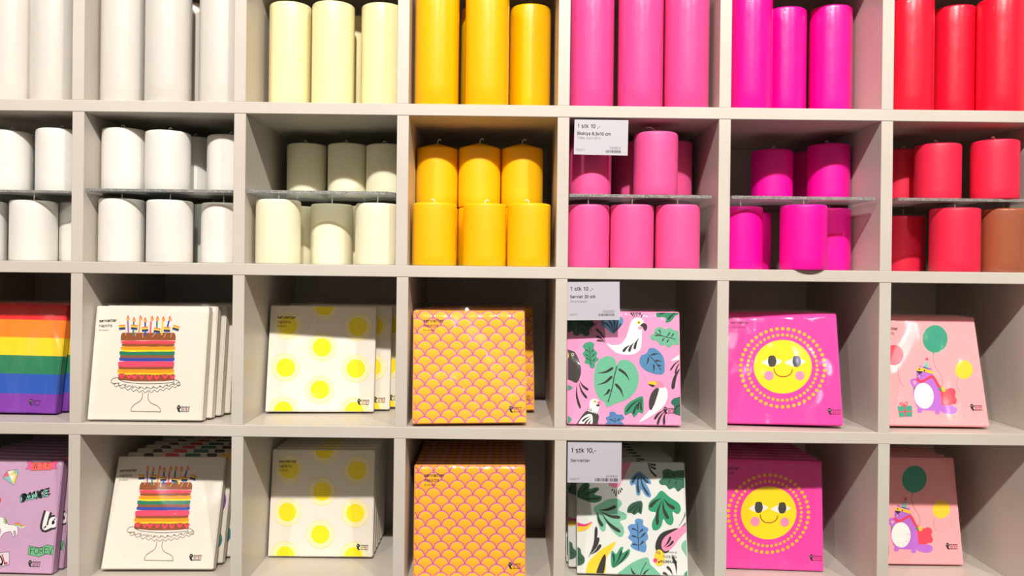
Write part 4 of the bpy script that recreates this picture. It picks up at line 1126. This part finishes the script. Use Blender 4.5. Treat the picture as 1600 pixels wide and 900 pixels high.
for k in range(10):
    an = math.pi * 2 * k / 10 - math.pi / 2; q = 24 if k % 2 == 0 else 10; st.append((466 + q * math.cos(an), 156 + q * math.sin(an)))
A.poly(st, '#EE3852')
A.poly([(596, 500), (640, 488), (655, 510), (640, 530), (610, 520)], '#5C8A76', 2); A.poly([(632, 490), (655, 478), (682, 512), (680, 535), (650, 540), (640, 515)], '#FFC42C', 2)
A.poly([(308, 490), (328, 480), (330, 500), (316, 515)], '#5C8A76', 2)
A.poly([(122, 708), (290, 704), (293, 828), (142, 833)], '#3AA186')
A.stroke([(206, 705), (215, 830)], 16, '#EE3852', 0); A.stroke([(134, 775), (292, 770)], 12, '#EE3852', 0)
A.stroke([(203, 705), (160, 690), (152, 668), (178, 672), (203, 705)], 7, '#EE3852'); A.stroke([(203, 705), (236, 690), (230, 660), (208, 668), (203, 705)], 7, '#EE3852')
A.heading(0.08, 0.10, 0.17); A.logo(0.842, 0.800)
BEAV = A

# ---- rainbow stripes
A = Art(FR['rain'], (0, 465), 4.5)
STR = [(0.142, '#EE1620'), (0.308, '#FF8400'), (0.475, '#F4D200'), (0.645, '#0E7A50'), (0.825, '#1450B4'), (9, '#7A2CA4')]
A.heading(0.09, 0.10, 0.17); A.logo(0.735, 0.872)
RAIN = A

# ---- sticker slogans on lilac
A = Art(FR['stick'], (0, 700), 4.5)
K = '#2A2428'
for P, cl in (([(205, 98), (245, 104), (238, 160), (190, 154), (214, 130)], '#FF5FA0'), ([(372, 104), (432, 100), (404, 130), (416, 156), (375, 158)], '#FF5FA0'), ([(235, 110), (384, 107), (376, 164), (231, 166)], '#FF6A64')):
    A.poly(P, cl); A.stroke(P, 3, K, 0, closed=True)
A.text('W. T. F.', (244, 152), (366, 150), col=K, shear=0.25, size=48)
P = [(30, 210), (65, 165), (135, 156), (139, 185), (108, 266)]
A.poly(P, '#F2D46A'); A.poly([(30, 210), (65, 165), (78, 200)], '#E86A7A'); A.poly([(65, 165), (110, 160), (78, 200)], '#F7F0E6'); A.poly([(30, 210), (78, 200), (108, 266)], '#8FC9C4'); A.poly([(110, 160), (135, 156), (139, 185), (118, 190)], '#8FC9C4')
A.poly([(78, 200), (118, 190), (100, 240)], '#F7F4EE')
A.stroke(P, 3, K, 0, closed=True)
for dx_, dy_ in ((14, -14), (10, -10), (6, -6)): A.text('DANCE', (150 + dx_, 386 + dy_), (352 + dx_, 344 + dy_), col=K, bold=0.04, shear=0.1, size=54)
A.text('DANCE', (150, 386), (352, 344), col=K, bold=0.075, shear=0.1, size=54)
A.text('DANCE', (152, 384), (350, 343), col='#8ED2C2', bold=0.045, shear=0.1, size=52)
for wd_, cl in ((60, K), (28, '#F4F2F0')):
    A.stroke([(345, 455), (328, 510), (316, 570), (336, 568), (362, 556)], wd_, cl)
    A.stroke([(395, 505), (368, 512), (358, 545), (378, 560), (402, 540), (395, 505)], wd_ * .82, cl)
    A.stroke([(402, 510), (425, 545), (450, 500)], wd_ * .8, cl)
A.poly([(-40, 560), (-20, 520), (0, 498), (22, 490), (48, 500), (58, 540), (90, 545), (120, 550), (130, 575), (128, 620), (118, 618), (114, 590), (100, 590), (106, 625), (96, 624), (82, 592), (50, 595), (28, 605), (8, 632), (0, 625), (14, 590), (0, 560)], '#F4F2F0', 3)
A.stroke([(22, 490), (48, 500), (60, 540), (90, 545), (120, 550), (130, 575), (128, 620), (118, 618), (114, 592), (100, 592), (106, 625), (96, 624), (82, 594), (50, 597), (28, 607), (8, 632)], 2.4, K)
for k, cl in enumerate(('#E8504A', '#F4D040', '#3C9C5C', '#F0F0F0')): A.stroke([(112, 538 + 7 * k), (135, 533 + 7 * k), (155, 552 + 5 * k), (180, 550 + 2 * k)], 7, cl)
for k, cl in enumerate(('#8FC9C4', '#F4D040', '#3C9C5C')): A.stroke([(26 + 7 * k, 488 + 6 * k), (36 + 7 * k, 510 + 6 * k), (32 + 7 * k, 530 + 4 * k)], 8, cl)
P = [(206, 692), (280, 712), (335, 690), (420, 712), (415, 775), (330, 752), (276, 775), (198, 755)]
A.poly(P, '#74BE8C'); A.stroke(P, 3, K, 0, closed=True)
A.text('FOREVER', (212, 752), (436, 756), col=K, bold=0.0, size=62)
P = [(-90, 750), (68, 734), (65, 824), (-90, 862)]
A.poly(P, '#E8DCE6'); A.stroke(P, 4, K, 0, closed=True); A.text('COOL', (-80, 846), (56, 812), col='#C8344C', bold=0.04, size=88)
A.poly([(-30, 340), (4, 345), (18, 368), (6, 390), (-30, 400)], '#E8502C', 3)
A.heading(0.09, 0.10, 0.17); A.logo(0.775, 0.885)
STICK = A

# ---- white with large coloured blobs (only the tops of these packs show)
A = Art()
for (x, y, rx_, ry_, cl) in [(.20, .03, .05, .03, '#2A2A30'), (.42, .05, .07, .07, '#E23C48'), (.62, .03, .075, .06, '#1E7A80'), (.80, .02, .05, .03, '#2A2A30'), (.93, .05, .06, .05, '#F0C42C'),
                             (.2, .3, .08, .09, '#F0C42C'), (.5, .35, .07, .08, '#9A5CC0'), (.9, .45, .08, .12, '#8A4CA8'), (.35, .6, .08, .08, '#1E7A80'), (.7, .65, .08, .09, '#E23C48'), (.92, .8, .06, .08, '#1E7A80'), (.2, .85, .07, .07, '#E23C48')]:
    A.ell(x, y, rx_, ry_, cl)
BLOB = A

# ================================================================== the packs on their shelves
pack_row('rainbow', 'rainbow striped napkin pack', 'rainbow cubby', 3, 0, (0.0957, 0.0562, -0.4615, 0.0015, 0.1624, 0.0168, (0.1612, 0.1672)), RAIN, '#EE1620', 5, (0.007, 0), stripes=STR, crinkle=1.3, level=0.085)
pack_row('cake', 'white birthday cake napkin pack', 'upper cake cubby', 3, 1, (0.3334, 0.0109, -0.4616, 0.0016, 0.1515, -0.0042, 0.1694), CAKE, '#E6DFD2', 7, (0.006, 0), side='#E4DCCE', crinkle=0.45)
pack_row('suns', 'white napkin pack with yellow suns', 'upper sun cubby', 3, 2, (0.5722, 0.0962, -0.4613, 0.0809, 0.1724, 0.0044, 0.1689), SUNS, '#EBE4D7', 4, (0.022, 0), side='#EFE7DA', crinkle=0.6)
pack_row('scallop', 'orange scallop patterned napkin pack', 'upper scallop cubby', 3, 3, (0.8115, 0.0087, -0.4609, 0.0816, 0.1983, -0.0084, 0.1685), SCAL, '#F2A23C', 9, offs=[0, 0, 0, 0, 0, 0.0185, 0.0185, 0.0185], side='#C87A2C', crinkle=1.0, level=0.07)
pack_row('bird', 'pink napkin pack with birds and leaves', 'pink bird cubby', 3, 4, (1.0430, 0.0184, -0.4620, -0.0484, 0.1318, -0.0069, 0.1692), BIRD, PK, 3, side='#E88CB8', crinkle=0.7)
pack_row('face', 'magenta smiling sun napkin pack', 'upper magenta cubby', 3, 5, (1.2857, 0.0274, -0.4606, -0.1144, 0.2161, -0.0136, 0.1687), FACE, '#EE3AA2', 4, (-0.004, 0), side='#E030A0', crinkle=1.3, level=0.09)
pack_row('beaver', 'light pink napkin pack with caped beaver', 'upper beaver cubby', 3, 6, (1.5122, 0.0291, -0.4598, -0.0003, 0.2641, 0.0010, (0.1614, 0.1680)), BEAV, '#FBA8AC', 3, (-0.003, 0), side='#F29AA0', crinkle=0.9, level=0.08)
pack_row('sticker', 'lilac napkin pack with slogan stickers', 'bottom left cubby', 4, 0, (0.1036, 0.0333, -0.6985, -0.0071, 0.1418, 0.0302, 0.1670), STICK, '#CFA4C6', 8, (0.004, 0), side='#B88CB0', crinkle=0.9)
pack_row('cake_low', 'white birthday cake napkin pack', 'lower cake cubby', 4, 1, (0.3384, 0.0477, -0.6953, 0.0313, 0.3377, 0.0012, 0.1685), CAKE, '#E6DFD2', 8, (0.004, 0), side='#E4DCCE', crinkle=0.8,
         leans=[0.30, 0.25, 0.2, 0.15, 0.1, 0.06, 0.04], back=('white napkin pack with coloured blobs', BLOB, '#E6DFD2', '#E4DCCE'))
pack_row('suns_low', 'white napkin pack with yellow suns', 'lower sun cubby', 4, 2, (0.5710, 0.1151, -0.6984, -0.0206, 0.1491, -0.0112, 0.1688), SUNS, '#EBE4D7', 8, (0.0, 0), side='#EFE7DA', crinkle=0.4)
pack_row('scallop_low', 'orange scallop patterned napkin pack', 'lower scallop cubby', 4, 3, (0.8153, 0.0296, -0.6991, -0.0001, 0.1061, -0.0212, 0.1689), SCAL, '#F2A23C', 9, (0.0, 0), side='#C87A2C', crinkle=0.35)
pack_row('leaf', 'white napkin pack with leaves and birds', 'leaf cubby', 4, 4, (1.0632, 0.0506, -0.6974, -0.0721, 0.2100, -0.0141, 0.1686), LEAF, '#DFE1DC', 8, (-0.002, 0), side='#DDDCD4', crinkle=0.3,
         start2=(-0.008, 0.004), edge_marks=[(0.10, 0.26, '#8CC0A4'), (0.52, 0.62, '#26262A'), (0.68, .86, '#E8C02C')])
pack_row('face_low', 'magenta smiling sun napkin pack', 'lower magenta cubby', 4, 5, (1.2834, 0.0860, -0.6993, -0.0550, 0.0969, 0.0033, 0.1698), FACE, '#EE3AA2', 8, (0.0, 0), side='#E030A0', crinkle=0.4)
pack_row('beaver_low', 'light pink napkin pack with caped beaver', 'lower beaver cubby', 4, 6, (1.5214, 0.1121, -0.6976, -0.0001, 0.1974, -0.0001, 0.1680), BEAV, '#FBA8AC', 5, (-0.003, 0), side='#F29AA0', crinkle=0.35)

# ================================================================== price tags
CLEAR = acrylic(0.03)


def price_tag(corners, Y, lines, code, barcode, label, row):
    TL, TR, BR, BL = [at(x, y, Y) for x, y in corners]
    top = (TL + TR) / 2
    w_ = ((TR - TL).length + (BR - BL).length) / 2; h_ = ((BL - TL).length + (BR - TR).length) / 2
    rot = math.atan2(-(TR.z - TL.z), TR.x - TL.x)
    A = Art()
    A.aspect = w_ / h_
    for (s_, u0, v0, u1, bold, cl) in lines: A.text(s_, (u0, v0), (u1, v0), col=cl, bold=bold, size=None)
    u0, v0, u1, v1 = barcode; rnd = random.Random(code); n = 46; x = u0
    while x < u1:
        bw = (u1 - u0) / n * rnd.choice((1, 1, 2)); A.poly([(x, v0), (x + bw, v0), (x + bw, v1), (x, v1)], '#3A363A'); x += bw + (u1 - u0) / n * rnd.choice((.8, 1, 1.6))
    bm = bmesh.new(); ink = bm.loops.layers.float_color.new('ink')
    bmesh.ops.create_cube(bm, size=1.0)
    for v in bm.verts: v.co = Vector((v.co.x * w_, (v.co.y + .5) * 0.0006, (v.co.z + .5) * h_))
    for f in bm.faces:
        for lp in f.loops: lp[ink] = lin('#C0BCC5')
    art_into(bm, ink, A, w_, h_, -1e-5)
    me = bpy.data.meshes.new('card'); bm.to_mesh(me); bm.free(); me.materials.append(CARD)
    zb = ((BL + BR) / 2)
    t = empty('price_tag', (0, 0, 0)); t.matrix_world = Matrix.Translation(zb) @ Matrix.Rotation(rot, 4, 'Y')
    tag(t, label, 'price tag', 'white price tags under the shelf edges')
    link('card', me, None, t)
    # clear holder: a thin sleeve behind the card whose lip is stuck under the board
    gap = (BZ[row - 1] - T / 2) - (zb.z + h_) - 0.0002
    me2 = box_mesh('holder', -w_ / 2, w_ / 2, 0.0008, 0.0016, 0.001, h_ + gap - 0.0006)
    h1 = link('clear_holder', me2, CLEAR, t)
    bm = bmesh.new(); bm.from_mesh(me2)
    r_ = bmesh.ops.create_cube(bm, size=1.0)
    ybk = 0.018
    for v in r_['verts']: v.co = Vector((v.co.x * w_, 0.0008 + (v.co.y + .5) * ybk, h_ + gap - 0.0006 + (v.co.z + .5) * 0.0006))
    bm.to_mesh(me2); bm.free()


BLK = '#1E1C20'; GR = '#55505A'


def L_(s, u0, v, u1, bold=0.0, cl=BLK): return (s, u0, v, u1, bold, cl)


price_tag([(895.5, 186.5), (979, 188.5), (981.5, 244), (897, 242)], 0.004, [L_('1 stk 10 ,-', 0.055, 0.245, 0.485, 0.02), L_('Bloklys 6,5x10 cm', 0.055, 0.445, 0.675, 0.03, '#302C32'), L_('Cidex, burn 53 h.', 0.055, 0.56, 0.50, 0, GR),
           L_('PARTY', 0.045, 0.90, 0.20, 0, GR), L_('1202913', 0.655, 0.83, 0.865, 0, GR)], 7, (0.59, 0.86, 0.865, 0.93),
          'white price card above the light pink candles reading Bloklys', 2)
price_tag([(887.5, 441.5), (970.5, 441), (969, 501), (886.5, 501)], 0.004, [L_('1 stk 10 ,-', 0.07, 0.225, 0.505, 0.02), L_('Serviet 20 stk', 0.06, 0.42, 0.545, 0.03, '#302C32'), L_('20 pcs/pack', 0.06, 0.54, 0.385, 0, GR),
           L_('PARTY', 0.05, 0.885, 0.21, 0, GR), L_('1202520', 0.675, 0.81, 0.895, 0, GR)], 8, (0.60, 0.835, 0.895, 0.895),
          'white price card above pink bird napkins reading Serviet 20 stk', 3)
price_tag([(887.5, 690.5), (971.5, 691.5), (971.5, 756), (887, 754.5)], 0.004, [L_('1 stk 10,-', 0.06, 0.265, 0.53, 0.02), L_('Servietter', 0.055, 0.495, 0.415, 0.02, '#302C32'),
           L_('PARTY', 0.045, 0.945, 0.225, 0, GR), L_('3004405', 0.71, 0.865, 0.925, 0, GR)], 9, (0.51, 0.885, 0.925, 0.965),
          'white price card above white leaf napkins reading Servietter', 4)
